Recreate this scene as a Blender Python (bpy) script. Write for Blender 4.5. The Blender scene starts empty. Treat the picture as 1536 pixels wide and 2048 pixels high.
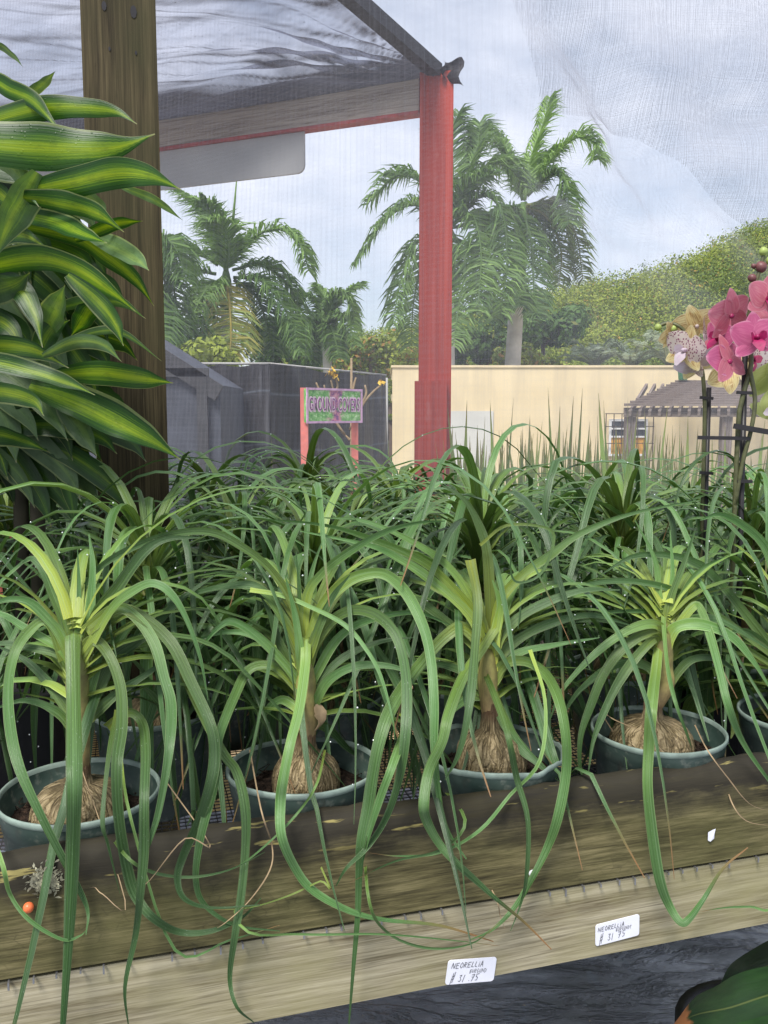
import bpy, math, random
from mathutils import Vector, Matrix, noise
R = math.radians
scene = bpy.context.scene
COL = scene.collection
# ------------------------------------------------------------------ camera, sky, sun, exposure
FP, TH, CZ = 1750.0, R(6.45), 1.41
cam_d = bpy.data.cameras.new('camera'); cam = bpy.data.objects.new('camera', cam_d); COL.objects.link(cam)
cam.location = (0, 0, CZ); cam.rotation_euler = (R(90) - TH, 0, 0)
cam_d.sensor_fit = 'VERTICAL'; cam_d.sensor_height = 36; cam_d.lens = 36 * FP / 2048
cam_d.clip_start = 0.05; cam_d.clip_end = 2000
scene.camera = cam
SUN_EL, SUN_AZ = R(57), R(206)          # azimuth clockwise from +Y
w = bpy.data.worlds.new('World'); scene.world = w; w.use_nodes = True
wt = w.node_tree; wt.nodes.clear()
def wn(t): return wt.nodes.new(t)
sky = wn('ShaderNodeTexSky'); sky.sky_type = 'NISHITA'; sky.sun_disc = False
sky.sun_elevation = SUN_EL; sky.sun_rotation = SUN_AZ
tc = wn('ShaderNodeTexCoord'); mp = wn('ShaderNodeMapping'); mp.inputs['Scale'].default_value = (1.6, 1.6, 3.6)
cn = wn('ShaderNodeTexNoise'); cn.inputs['Scale'].default_value = 1.7; cn.inputs['Detail'].default_value = 7; cn.inputs['Roughness'].default_value = .58
rp = wn('ShaderNodeValToRGB'); rp.color_ramp.elements[0].position = .38; rp.color_ramp.elements[1].position = .66
rp.color_ramp.elements[0].color = (.42, .42, .42, 1); rp.color_ramp.elements[1].color = (1, 1, 1, 1)
mx = wn('ShaderNodeMix'); mx.data_type = 'RGBA'; mx.inputs[7].default_value = (7.9, 8.2, 9.2, 1)
bg = wn('ShaderNodeBackground'); bg.inputs['Strength'].default_value = .1
wo = wn('ShaderNodeOutputWorld')
L_ = wt.links.new
L_(tc.outputs['Generated'], mp.inputs['Vector']); L_(mp.outputs['Vector'], cn.inputs['Vector']); L_(cn.outputs['Fac'], rp.inputs['Fac'])
L_(rp.outputs['Color'], mx.inputs[0]); L_(sky.outputs['Color'], mx.inputs[6]); L_(mx.outputs[2], bg.inputs['Color']); L_(bg.outputs['Background'], wo.inputs['Surface'])
sun_d = bpy.data.lights.new('sun', 'SUN'); sun_d.energy = 3.6; sun_d.angle = R(18); sun_d.color = (1, .96, .9)
sun = bpy.data.objects.new('sun', sun_d); COL.objects.link(sun)
sd = Vector((math.sin(SUN_AZ) * math.cos(SUN_EL), math.cos(SUN_AZ) * math.cos(SUN_EL), math.sin(SUN_EL)))
sun.rotation_euler = sd.to_track_quat('Z', 'Y').to_euler()
vs = scene.view_settings; vs.view_transform = 'Standard'; vs.look = 'None'; vs.gamma = 1; vs.exposure = 0.5
scene.cycles.max_bounces = 6; scene.cycles.diffuse_bounces = 3; scene.cycles.glossy_bounces = 2
scene.cycles.transmission_bounces = 4; scene.cycles.transparent_max_bounces = 10
# ------------------------------------------------------------------ helpers
V = Vector; UP = V((0, 0, 1)); EYE = V((0, 0, CZ)); CT, ST = math.cos(TH), math.sin(TH)
def ray(px, py):
    u, v = (px - 768) / FP, (1024 - py) / FP
    return V((u, CT + v * ST, -ST + v * CT))
def P(px, py, Y):
    r = ray(px, py); return EYE + r * (Y / r.y)
def PV(px, py, p0, d):                   # ray meets the vertical plane through p0 along horizontal d
    r = ray(px, py); n = V((d[1], -d[0], 0)); t = (V((p0[0], p0[1], 0)) - V((0, 0, 0))).dot(n) / r.dot(n)
    return EYE + r * t
BS = .29
def yf(x): return 1.16 + BS * x          # front face of the bench
def front(px, py, d):
    r = ray(px, py); t = (1.16 - d) / (r.y - BS * r.x); return (r * t).y
def sm(t): t = min(1, max(0, t)); return t * t * (3 - 2 * t)
def lerp(a, b, t): return a + (b - a) * t
def ground_z(y): return -.9 * sm((y - 6) / 8)
def crom(pts, n):
    out = []; m = len(pts) - 1
    for i in range(n + 1):
        f = i / n * m; k = min(m - 1, int(f)); t = f - k
        p1, p2 = pts[k], pts[k + 1]
        p0 = pts[k - 1] if k else p1 * 2 - p2
        p3 = pts[k + 2] if k + 2 <= m else p2 * 2 - p1
        out.append(.5 * ((2 * p1) + (p2 - p0) * t + (2 * p0 - 5 * p1 + 4 * p2 - p3) * t * t + (3 * p1 - p0 - 3 * p2 + p3) * t ** 3))
    return out
class MB:
    def __init__(s): s.v, s.f, s.u, s.c = [], [], [], []
    def add(s, vs, fs, uv=None, col=(0, 0, 0, 1)):
        b = len(s.v); s.v += [tuple(x) for x in vs]
        s.f += [tuple(b + i for i in q) for q in fs]
        s.u += list(uv) if uv else [(0, 0)] * len(vs)
        s.c += [col] * len(vs) if not isinstance(col, list) else col
    def box(s, o, ax, ay, az, uvlong=None):          # corner + three edge vectors; u runs along the longest edge
        E = [V(ax), V(ay), V(az)]; o = V(o)
        k = max(range(3), key=lambda i: E[i].length)
        for (i, j) in ((0, 1), (1, 2), (2, 0)):
            n = 3 - i - j
            for q in (0, 1):
                c = o + E[n] * q
                vs = [c, c + E[i], c + E[i] + E[j], c + E[j]]
                li, lj = E[i].length, E[j].length
                off = n * .37 + q * .71
                if k == j: uv = [(0, off), (0, off + li), (lj, off + li), (lj, off)]
                else: uv = [(0, off), (li, off), (li, off + lj), (0, off + lj)]
                s.add(vs, [(0, 1, 2, 3)] if (q == 1) == (E[i].cross(E[j]).dot(E[n]) > 0) else [(3, 2, 1, 0)], uv)
    def bar(s, a, b, w, h, side=None):
        a, b = V(a), V(b); t = (b - a).normalized()
        sd = V(side).normalized() if side is not None else (t.cross(UP) if abs(t.z) < .95 else V((1, 0, 0))).normalized()
        n = sd.cross(t).normalized()
        s.box(a - sd * w / 2 - n * h / 2, b - a, sd * w, n * h)
    def tube(s, pts, r, k=6, col=(0, 0, 0, 1), cap=True):
        n = len(pts); rs = r if isinstance(r, (list, tuple)) else [r] * n
        t0 = (pts[1] - pts[0]).normalized(); a = t0.orthogonal().normalized()
        vs, uv = [], []; L = 0
        for i in range(n):
            t = (pts[min(n - 1, i + 1)] - pts[max(0, i - 1)]).normalized()
            a = (a - t * a.dot(t)).normalized(); b = t.cross(a)
            if i: L += (pts[i] - pts[i - 1]).length
            for j in range(k):
                an = 2 * math.pi * j / k
                vs.append(pts[i] + (a * math.cos(an) + b * math.sin(an)) * rs[i]); uv.append((j / k, L))
        fs = [(i * k + j, i * k + (j + 1) % k, (i + 1) * k + (j + 1) % k, (i + 1) * k + j) for i in range(n - 1) for j in range(k)]
        if cap: fs += [tuple(range(k))[::-1], tuple((n - 1) * k + j for j in range(k))]
        s.add(vs, fs, uv, col)
    def lathe(s, c, prof, k=40, fn=None, col=(0, 0, 0, 1)):
        vs, uv = [], []
        for i, (r, z) in enumerate(prof):
            for j in range(k + 1):
                an = 2 * math.pi * j / k
                rr, zz = fn(r, z, an) if fn else (r, z)
                vs.append((c[0] + rr * math.cos(an), c[1] + rr * math.sin(an), c[2] + zz)); uv.append((j / k, i / (len(prof) - 1)))
        s.add(vs, [(i * (k + 1) + j, i * (k + 1) + j + 1, (i + 1) * (k + 1) + j + 1, (i + 1) * (k + 1) + j) for i in range(len(prof) - 1) for j in range(k)], uv, col)
    def grid(s, fn, nu, nv, col=(0, 0, 0, 1)):
        vs, uv = [], []
        for j in range(nv + 1):
            for i in range(nu + 1):
                vs.append(fn(i / nu, j / nv)); uv.append((i / nu, j / nv))
        s.add(vs, [(j * (nu + 1) + i, j * (nu + 1) + i + 1, (j + 1) * (nu + 1) + i + 1, (j + 1) * (nu + 1) + i) for j in range(nv) for i in range(nu)], uv, col)
    def strap(s, pts, wfn, side, fold=.18, col=(0, 0, 0, 1), face=False, tilt=0, twist=0, wave=0):
        n = len(pts) - 1; vs, uv = [], []
        prev = None
        for i in range(n + 1):
            t = (pts[min(n, i + 1)] - pts[max(0, i - 1)]).normalized(); q = i / n
            if face:
                sd = t.cross(EYE - pts[i])
                sd = sd.normalized() if sd.length > 1e-6 else V((1, 0, 0))
                if prev is not None and sd.dot(prev) < 0: sd = -sd
                if prev is not None: sd = (sd + prev * 1.5); sd = (sd - t * sd.dot(t)).normalized()
            else:
                sd = V(side); sd = (sd - t * sd.dot(t)).normalized()
            prev = sd.copy()
            nn = sd.cross(t).normalized()
            an = tilt + twist * q
            s2 = sd * math.cos(an) + nn * math.sin(an); n2 = nn * math.cos(an) - sd * math.sin(an)
            if n2.z < 0 and not face: pass
            w_ = wfn(q); lift = n2 * (w_ * fold)
            wv = n2 * (wave * w_ * math.sin(q * 19 + col[0] * 30))
            w_ *= 1 + .06 * math.sin(q * 23 + col[0] * 50) * (0 if wave else 1)
            vs += [pts[i] - s2 * w_ / 2 + lift + wv, pts[i], pts[i] + s2 * w_ / 2 + lift - wv]
            uv += [(0, q), (.5, q), (1, q)]
        fs = []
        for i in range(n):
            a = i * 3; fs += [(a, a + 1, a + 4, a + 3), (a + 1, a + 2, a + 5, a + 4)]
        s.add(vs, fs, uv, col)
    def build(s, name, mat, parent=None, origin=(0, 0, 0), smooth=True, auto=None):
        me = bpy.data.meshes.new(name); o = V(origin)
        me.from_pydata([(x[0] - o[0], x[1] - o[1], x[2] - o[2]) for x in s.v], [], s.f)
        ul = me.uv_layers.new(name='UVMap')
        flat = [0.0] * (2 * len(me.loops))
        for l in me.loops: flat[2 * l.index], flat[2 * l.index + 1] = s.u[l.vertex_index]
        ul.data.foreach_set('uv', flat)
        at = me.color_attributes.new('col', 'FLOAT_COLOR', 'POINT')
        at.data.foreach_set('color', [x for c in s.c for x in (tuple(c) + (1,) * (4 - len(c)))])
        me.materials.append(mat)
        if smooth: me.polygons.foreach_set('use_smooth', [True] * len(me.polygons))
        me.update()
        ob = bpy.data.objects.new(name, me); COL.objects.link(ob)
        if parent is not None: ob.parent = parent
        else: ob.location = o
        return ob
def tag(o, label=None, cat=None, group=None, kind=None):
    if label: o['label'] = label
    if cat: o['category'] = cat
    if group: o['group'] = group
    if kind: o['kind'] = kind
    return o
def thing(name, loc, label, cat, group=None):
    o = bpy.data.objects.new(name, None); COL.objects.link(o); o.location = loc; o.empty_display_size = .05
    return tag(o, label, cat, group)
# ------------------------------------------------------------------ materials
class NT:
    def __init__(s, name):
        s.m = bpy.data.materials.new(name); s.m.use_nodes = True; s.t = s.m.node_tree; s.t.nodes.clear()
        s.out = s.t.nodes.new('ShaderNodeOutputMaterial')
    def put(s, sock, val):
        if isinstance(val, bpy.types.NodeSocket): s.t.links.new(val, sock)
        elif val is not None:
            if sock.type == 'RGBA' and len(val) == 3: val = (*val, 1)
            sock.default_value = val
    def n(s, typ, ins=None, **props):
        nd = s.t.nodes.new('ShaderNode' + typ)
        for k, v in props.items(): setattr(nd, k, v)
        for k, v in (ins or {}).items(): s.put(nd.inputs[k], v)
        return nd
    def math(s, op, a, b=None, c=None, clamp=False):
        nd = s.n('Math', operation=op, use_clamp=clamp); s.put(nd.inputs[0], a)
        if b is not None: s.put(nd.inputs[1], b)
        if c is not None: s.put(nd.inputs[2], c)
        return nd.outputs[0]
    def mix(s, f, a, b, mode='MIX'):
        nd = s.n('Mix', data_type='RGBA', blend_type=mode); s.put(nd.inputs[0], f); s.put(nd.inputs[6], a); s.put(nd.inputs[7], b); return nd.outputs[2]
    def ramp(s, f, stops):
        nd = s.n('ValToRGB', {'Fac': f}); cr = nd.color_ramp
        while len(cr.elements) < len(stops): cr.elements.new(.5)
        for e, (p, c) in zip(cr.elements, stops):
            e.position = p; e.color = (c, c, c, 1) if not isinstance(c, (tuple, list)) else (*c, 1)
        return nd.outputs['Color']
    def noise(s, vec, scale, detail=4, rough=.55, out='Fac', dist=0):
        return s.n('TexNoise', {'Vector': vec, 'Scale': scale, 'Detail': detail, 'Roughness': rough, 'Distortion': dist}).outputs[out]
    def uv(s): return s.n('TexCoord').outputs['UV']
    def obj(s): return s.n('TexCoord').outputs['Object']
    def scale(s, vec, sc, loc=(0, 0, 0)): return s.n('Mapping', {'Vector': vec, 'Scale': sc, 'Location': loc}).outputs[0]
    def sep(s, vec): nd = s.n('SeparateXYZ', {'Vector': vec}); return nd.outputs
    def comb(s, x, y, z=0.0):
        nd = s.n('CombineXYZ'); s.put(nd.inputs[0], x); s.put(nd.inputs[1], y); s.put(nd.inputs[2], z); return nd.outputs[0]
    def att(s):
        a = s.n('Attribute', attribute_name='col'); nd = s.n('SeparateColor', {'Color': a.outputs['Color']}); return nd.outputs
    def bump(s, h, strength=.3, dist=.01): return s.n('Bump', {'Height': h, 'Strength': strength, 'Distance': dist}).outputs[0]
    def pbr(s, color, rough=.6, spec=.4, normal=None, metal=0):
        d = {'Base Color': color, 'Roughness': rough, 'Specular IOR Level': spec, 'Metallic': metal}
        if normal is not None: d['Normal'] = normal
        return s.n('BsdfPrincipled', d).outputs[0]
    def done(s, sh): s.t.links.new(sh, s.out.inputs['Surface']); return s.m
    def mixsh(s, f, a, b):
        nd = s.n('MixShader'); s.put(nd.inputs[0], f); s.t.links.new(a, nd.inputs[1]); s.t.links.new(b, nd.inputs[2]); return nd.outputs[0]
def plain(name, c, rough=.6, spec=.4, var=.25, sc=20, bump=.1, metal=0):
    t = NT(name); o = t.obj(); f = t.noise(o, sc, 5)
    c2 = tuple(x * (1 - var) for x in c); c3 = tuple(min(1, x * (1 + var)) for x in c)
    return t.done(t.pbr(t.ramp(f, [(.3, c2), (.7, c3)]), rough, spec, t.bump(f, bump, .005), metal))
def strap_mat(name, ramp_, bloom, tr=.16, rough=.4):
    t = NT(name); s = t.sep(t.uv()); u, v = s[0], s[1]; a = t.att(); rnd, yng, tip = a[0], a[1], a[2]
    vv = t.math('ADD', t.math('MULTIPLY', v, t.math('SUBTRACT', 1.0, t.math('MULTIPLY', yng, .42))), t.math('MULTIPLY', t.math('SUBTRACT', 1.0, yng), .22))
    base = t.ramp(vv, ramp_)
    st = t.noise(t.comb(t.math('MULTIPLY_ADD', u, 7.0, t.math('MULTIPLY', rnd, 60.0)), t.math('MULTIPLY', v, 2.0), rnd), 1.6, 5, .6)
    stf = t.ramp(st, [(.42, 0), (.72, 1)])
    c = t.mix(t.math('MULTIPLY', stf, .5), base, bloom)
    edge = t.math('ABSOLUTE', t.math('SUBTRACT', u, .5))
    c = t.mix(t.ramp(edge, [(.43, 0), (.5, .45)]), c, (.30, .34, .16))
    fs = t.noise(t.comb(t.math('MULTIPLY_ADD', u, 26.0, t.math('MULTIPLY', rnd, 90.0)), t.math('MULTIPLY', v, .7), rnd), 1.3, 3, .6)
    c = t.mix(1.0, c, t.ramp(fs, [(.36, .6), (.64, 1.2)]), 'MULTIPLY')
    c = t.mix(1.0, c, t.ramp(rnd, [(0, .48), (.5, .85), (1, 1.3)]), 'MULTIPLY')
    mot = t.noise(t.comb(t.math('MULTIPLY', u, 3.0), t.math('MULTIPLY', v, 60.0), rnd), 3.0, 3)
    c = t.mix(t.ramp(mot, [(.66, 0), (.76, .55)]), c, (.36, .42, .36))
    br = t.math('MULTIPLY', t.ramp(v, [(.86, 0), (.97, 1)]), tip)
    c = t.mix(br, c, (.22, .12, .05))
    h = t.noise(t.comb(t.math('MULTIPLY', u, 16.0), t.math('MULTIPLY', v, 1.0), rnd), 1.0, 2)
    p = t.pbr(c, rough, .32, t.bump(t.math('ADD', h, t.math('MULTIPLY', mot, .6)), .4, .002))
    tl = t.n('BsdfTranslucent', {'Color': t.mix(1.0, c, (1.5, 1.6, .7), 'MULTIPLY')}).outputs[0]
    return t.done(t.mixsh(tr, p, tl))
M = {}
M['strap'] = strap_mat('ponytail_leaf', [(0, (.52, .52, .05)), (.15, (.33, .4, .05)), (.34, (.14, .245, .045)), (.6, (.08, .18, .045)), (1, (.045, .125, .028))], (.27, .41, .22))
M['strap_dark'] = strap_mat('ponytail_leaf_shade', [(0, (.3, .34, .05)), (.18, (.16, .24, .04)), (.4, (.075, .165, .036)), (.7, (.055, .13, .034)), (1, (.04, .095, .025))], (.26, .4, .24), .16, .32)  # darker leaf copy for the back rows, their shade put into the colour
M['blade'] = strap_mat('blade_leaf', [(0, (.22, .38, .07)), (.4, (.22, .4, .08)), (1, (.28, .36, .1))], (.36, .5, .2), .4)
M['lime'] = strap_mat('lime_leaf', [(0, (.4, .48, .08)), (.5, (.34, .46, .1)), (1, (.2, .36, .08))], (.5, .58, .25), .35)
def dracaena_mat():
    t = NT('dracaena_leaf'); s = t.sep(t.uv()); u, v = s[0], s[1]; a = t.att(); rnd, pale = a[0], a[1]
    e = t.math('MULTIPLY', t.math('ABSOLUTE', t.math('SUBTRACT', u, t.math('MULTIPLY_ADD', rnd, .16, .42))), 2.0)
    st = t.noise(t.comb(t.math('MULTIPLY_ADD', u, 13.0, t.math('MULTIPLY', rnd, 40.0)), t.math('MULTIPLY', v, 1.3), rnd), 1.5, 4, .6)
    st2 = t.noise(t.comb(t.math('MULTIPLY_ADD', u, 34.0, t.math('MULTIPLY', rnd, 70.0)), t.math('MULTIPLY', v, 1.6), rnd), 1.5, 3, .6)
    f = t.math('ADD', t.math('ADD', e, t.math('MULTIPLY', t.math('SUBTRACT', st, .5), .9)), t.math('ADD', t.math('MULTIPLY', t.math('SUBTRACT', st2, .5), 1.1), t.math('MULTIPLY', t.math('SUBTRACT', 1.0, a[2]), .42)))
    c = t.ramp(f, [(.0, (.25, .34, .014)), (.3, (.14, .24, .012)), (.6, (.032, .1, .01)), (1, (.012, .048, .008))])
    c = t.mix(t.math('MULTIPLY', pale, .6), c, (.2, .3, .17))
    c = t.mix(t.ramp(e, [(.97, 0), (1, .35)]), c, (.4, .45, .2)); bl = t.noise(t.comb(t.math('MULTIPLY', u, 2.5), t.math('MULTIPLY', v, 7.0), t.math('MULTIPLY', rnd, 9.0)), 1.5, 5, .65); c = t.mix(t.ramp(bl, [(.5, 0), (.7, .4)]), c, (.03, .07, .015))
    c = t.mix(t.ramp(v, [(.95, 0), (.99, .7)]), c, (.3, .28, .16))
    c = t.mix(1.0, c, t.ramp(rnd, [(0, .7), (1, 1.2)]), 'MULTIPLY')
    drop = t.n('TexVoronoi', {'Vector': t.comb(t.math('MULTIPLY', u, 7.0), t.math('MULTIPLY', v, 38.0), rnd), 'Scale': 1.0}).outputs['Distance']
    h = t.math('ADD', t.noise(t.comb(t.math('MULTIPLY', u, 22.0), v, rnd), 1.0, 2), t.math('MULTIPLY', t.ramp(drop, [(.1, 1), (.22, 0)]), .8))
    p = t.pbr(c, .38, .38, t.bump(h, .22, .003))
    tl = t.n('BsdfTranslucent', {'Color': t.mix(1.0, c, (1.7, 1.6, .5), 'MULTIPLY')}).outputs[0]
    return t.done(t.mixsh(.42, p, tl))
M['dracaena'] = dracaena_mat()
M['cane'] = plain('dracaena_cane', (.06, .05, .035), .8)
def foliage_mat(name, lo, hi, odd=(.3, .16, .04), tr=.2):
    t = NT(name); a = t.att()
    c = t.mix(a[0], lo, hi); c = t.mix(t.math('MULTIPLY', a[1], .8), c, odd)
    p = t.pbr(c, .6, .25); tl = t.n('BsdfTranslucent', {'Color': t.mix(1.0, c, (1.4, 1.5, .6), 'MULTIPLY')}).outputs[0]
    return t.done(t.mixsh(tr, p, tl))
M['hill_leaf'] = foliage_mat('hill_foliage', (.05, .11, .016), (.34, .39, .05), (.42, .24, .05))
M['tree_leaf'] = foliage_mat('tree_foliage', (.025, .07, .018), (.13, .23, .05), (.2, .2, .05))
M['bush_leaf'] = foliage_mat('bush_foliage', (.08, .13, .02), (.34, .4, .06), (.36, .18, .05))
M['palm_leaf'] = foliage_mat('palm_frond', (.05, .11, .035), (.27, .42, .12), (.45, .34, .08), .25)
M['date_leaf'] = foliage_mat('date_palm_frond', (.14, .19, .13), (.42, .48, .36), (.4, .4, .26), .2)
def wood_mat(name, dark, mid, light, gs=(1.2, 34), stain=None, rough=.75, moss=None, knots=True, bump=.35):
    t = NT(name); uv = t.uv(); s = t.sep(uv)
    wv = t.noise(t.scale(uv, (1.4, 5, 1)), 1.0, 3, out='Color')
    vec = t.n('VectorMath', {0: t.scale(uv, (gs[0], gs[1], 1)), 1: t.scale(wv, (.6, 1.8, 0))}, operation='ADD').outputs[0]
    g = t.noise(vec, 1.0, 6, .62); g2 = t.noise(t.scale(uv, (gs[0] * 5, gs[1] * 9, 1)), 1.0, 3, .7)
    g3 = t.noise(t.scale(uv, (gs[0] * 2, gs[1] * 4, 1)), 1.0, 4, .6)
    f = t.math('ADD', t.math('MULTIPLY', g, .48), t.math('ADD', t.math('MULTIPLY', g2, .27), t.math('MULTIPLY', g3, .25)))
    c = t.ramp(f, [(.38, dark), (.48, mid), (.6, light)])
    big = t.noise(t.scale(uv, (3, 5, 1)), 1.0, 5, .6)
    for ls, lv, th, amt in ((1.1, gs[1] * 1.1, .02, .55), (2.3, gs[1] * 2.6, .025, .4)):
        ln = t.math('ABSOLUTE', t.math('SUBTRACT', t.noise(t.n('VectorMath', {0: t.scale(uv, (ls, lv, 1), (ls, 3, 0)), 1: t.scale(wv, (.5, 1.6, 0))}, operation='ADD').outputs[0], 1.0, 2, .5), .5))
        c = t.mix(t.math('MULTIPLY', t.ramp(ln, [(.0, 1), (th, 0)]), t.ramp(big, [(.35, amt), (.65, amt * .35)])), c, tuple(x * .45 for x in dark))
    if moss: c = t.mix(t.ramp(big, [(.45, 0), (.7, .75)]), c, moss)
    if knots:
        vo = t.n('TexVoronoi', {'Vector': t.scale(uv, (3.1, 7.0, 1)), 'Scale': 1.0, 'Randomness': 1.0}).outputs['Distance']
        c = t.mix(t.ramp(vo, [(.03, .85), (.09, 0)]), c, tuple(x * .3 for x in dark))
    if stain: c = stain(t, c, uv, s)
    h = t.math('ADD', f, t.math('MULTIPLY', big, .5))
    return t.done(t.pbr(c, rough, .25, t.bump(h, bump, .004)))
def top_stain(t, c, uv, s):              # black mould along the worn top of the front board, pale chips, cracks
    n1 = t.noise(t.scale(uv, (4.5, 9, 1)), 1.0, 6, .65); n2 = t.noise(t.scale(uv, (9, 60, 1)), 1.0, 4, .6)
    d = t.math('ADD', s[1], t.math('MULTIPLY', t.math('SUBTRACT', n1, .5), .17))
    c = t.mix(t.math('MULTIPLY', t.ramp(d, [(.078, 0), (.125, 1)]), .93), c, (.022, .019, .014))
    chip = t.math('MULTIPLY', t.ramp(n2, [(.61, 0), (.66, 1)]), t.ramp(s[1], [(.1, 0), (.13, 1)]))
    c = t.mix(t.math('MULTIPLY', chip, .8), c, (.33, .28, .1))
    cr = t.n('TexVoronoi', {'Vector': t.scale(uv, (55, 95, 1)), 'Scale': 1.0}, feature='DISTANCE_TO_EDGE').outputs['Distance']
    msk = t.math('MULTIPLY', t.ramp(cr, [(.02, 1), (.08, 0)]), t.ramp(n1, [(.53, 0), (.62, .35)]))
    c = t.mix(msk, c, (.03, .028, .015))
    n3 = t.noise(t.scale(uv, (2.2, 14, 1), (3, 2, 0)), 1.0, 6, .7)
    return t.mix(t.ramp(n3, [(.54, 0), (.64, .75)]), c, (.035, .03, .014))
M['board_top'] = wood_mat('mouldy_board', (.036, .029, .013), (.108, .094, .04), (.215, .185, .09), (4.5, 44), top_stain, moss=(.085, .085, .03))
M['board_low'] = wood_mat('pale_board', (.12, .095, .052), (.27, .238, .152), (.43, .385, .27), (2.6, 40), moss=(.28, .26, .12), bump=.2)
M['post_wood'] = wood_mat('treated_post', (.018, .013, .006), (.05, .038, .018), (.115, .09, .045), (1.0, 38), moss=(.04, .04, .015), bump=.35)
M['grey_wood'] = wood_mat('weathered_beam', (.16, .12, .09), (.4, .33, .27), (.56, .48, .4), (1.3, 40))
M['tan_wood'] = wood_mat('new_pine', (.5, .34, .13), (.68, .5, .22), (.8, .62, .3), (1, 30), knots=False)
M['pergola_wood'] = wood_mat('pergola_wood', (.07, .052, .045), (.18, .14, .12), (.34, .29, .26), (1, 20), knots=False)
def red_mat():
    t = NT('red_paint'); uv = t.uv(); n = t.noise(t.scale(uv, (1, 55, 1)), 1.0, 5, .6); b = t.noise(t.scale(uv, (4, 12, 1)), 1.0, 5)
    c = t.ramp(n, [(.3, (.32, .032, .02)), (.55, (.46, .056, .034)), (.75, (.56, .11, .08))])
    c = t.mix(t.ramp(b, [(.62, 0), (.72, .5)]), c, (.5, .2, .18))
    ch = t.noise(t.scale(uv, (26, 150, 1)), 1.0, 2)
    c = t.mix(t.ramp(ch, [(.72, 0), (.75, .8)]), c, (.12, .035, .03))
    return t.done(t.pbr(c, .6, .3, t.bump(n, .3, .003)))
M['red'] = red_mat()
M['red_pale'] = plain('sunbleached_red_paint', (.68, .2, .17), .6, .3, .15, 15)
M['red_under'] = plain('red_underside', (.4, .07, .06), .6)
def pot_mat():
    t = NT('green_pot'); o = t.obj(); s = t.sep(t.uv()); f = t.noise(t.scale(o, (9, 9, 22)), 1.0, 5); d = t.noise(o, 70.0, 4)
    c = t.mix(t.ramp(f, [(.4, 0), (.75, .6)]), (.03, .058, .048), (.115, .15, .128))
    c = t.mix(t.ramp(d, [(.55, 0), (.72, .6)]), c, (.22, .24, .2)); e_ = t.noise(t.scale(o, (1, 1, .5)), 26.0, 5, .7); c = t.mix(t.ramp(e_, [(.55, 0), (.66, .6)]), c, (.05, .045, .035))
    return t.done(t.pbr(c, .42, .5, t.bump(d, .06, .002)))
M['pot'] = pot_mat()
M['rim'] = plain('dusty_pot_rim', (.2, .26, .225), .5, .4, .25, 40)
M['pot_black'] = plain('black_pot', (.02, .02, .022), .5)
def soil_mat():
    t = NT('potting_soil'); o = t.obj(); f = t.noise(o, 90.0, 6, .7); g = t.noise(o, 260.0, 3)
    c = t.ramp(f, [(.35, (.012, .009, .007)), (.55, (.045, .03, .022)), (.7, (.12, .075, .05))])
    return t.done(t.pbr(c, .9, .15, t.bump(t.math('ADD', f, g), .9, .012)))
M['soil'] = soil_mat()
def bulb_mat():
    t = NT('ponytail_bulb'); uv = t.uv(); s = t.sep(uv)
    w_ = t.noise(t.scale(uv, (40, 3.0, 1)), 1.0, 6, .68, dist=1.6); n = t.noise(t.scale(uv, (60, 30, 1)), 1.0, 4)
    c = t.ramp(w_, [(.38, (.045, .032, .017)), (.47, (.2, .15, .07)), (.6, (.42, .33, .19))])
    c = t.mix(t.ramp(n, [(.5, 0), (.7, .35)]), c, (.2, .16, .06))
    ck = t.n('TexVoronoi', {'Vector': t.n('VectorMath', {0: t.scale(uv, (40, 4.5, 1)), 1: t.scale(t.noise(t.scale(uv, (14, 8, 1)), 1.0, 3, out='Color'), (1.6, 1.2, 0))}, operation='ADD').outputs[0], 'Scale': 1.0}, feature='DISTANCE_TO_EDGE').outputs['Distance']
    ckm = t.ramp(ck, [(.02, 1), (.12, 0)]); c = t.mix(t.math('MULTIPLY', ckm, .5), c, (.08, .055, .025)); w_ = t.math('SUBTRACT', w_, t.math('MULTIPLY', ckm, .35))
    c = t.mix(t.ramp(s[1], [(.78, 0), (.9, .75)]), c, (.16, .085, .045))
    return t.done(t.pbr(c, .6, .35, t.bump(t.math('ADD', w_, t.math('MULTIPLY', n, .4)), .8, .008)))
M['bulb'] = bulb_mat()
def stem_mat():
    t = NT('leaf_stem'); s = t.sep(t.uv()); n = t.noise(t.scale(t.uv(), (5, 40, 1)), 1.0, 4)
    return t.done(t.pbr(t.mix(t.ramp(n, [(.4, 0), (.65, .6)]), t.ramp(s[1], [(0, (.3, .2, .1)), (.06, (.34, .3, .1)), (.16, (.15, .17, .05))]), (.1, .07, .04)), .6, .3))
M['stem'] = stem_mat()
M['wire'] = plain('mesh_wire', (.07, .07, .07), .5, .5, .3, 60, metal=.3)
M['staple'] = plain('steel_staple', (.35, .35, .36), .35, .5, .2, 60, metal=.8)
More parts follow.
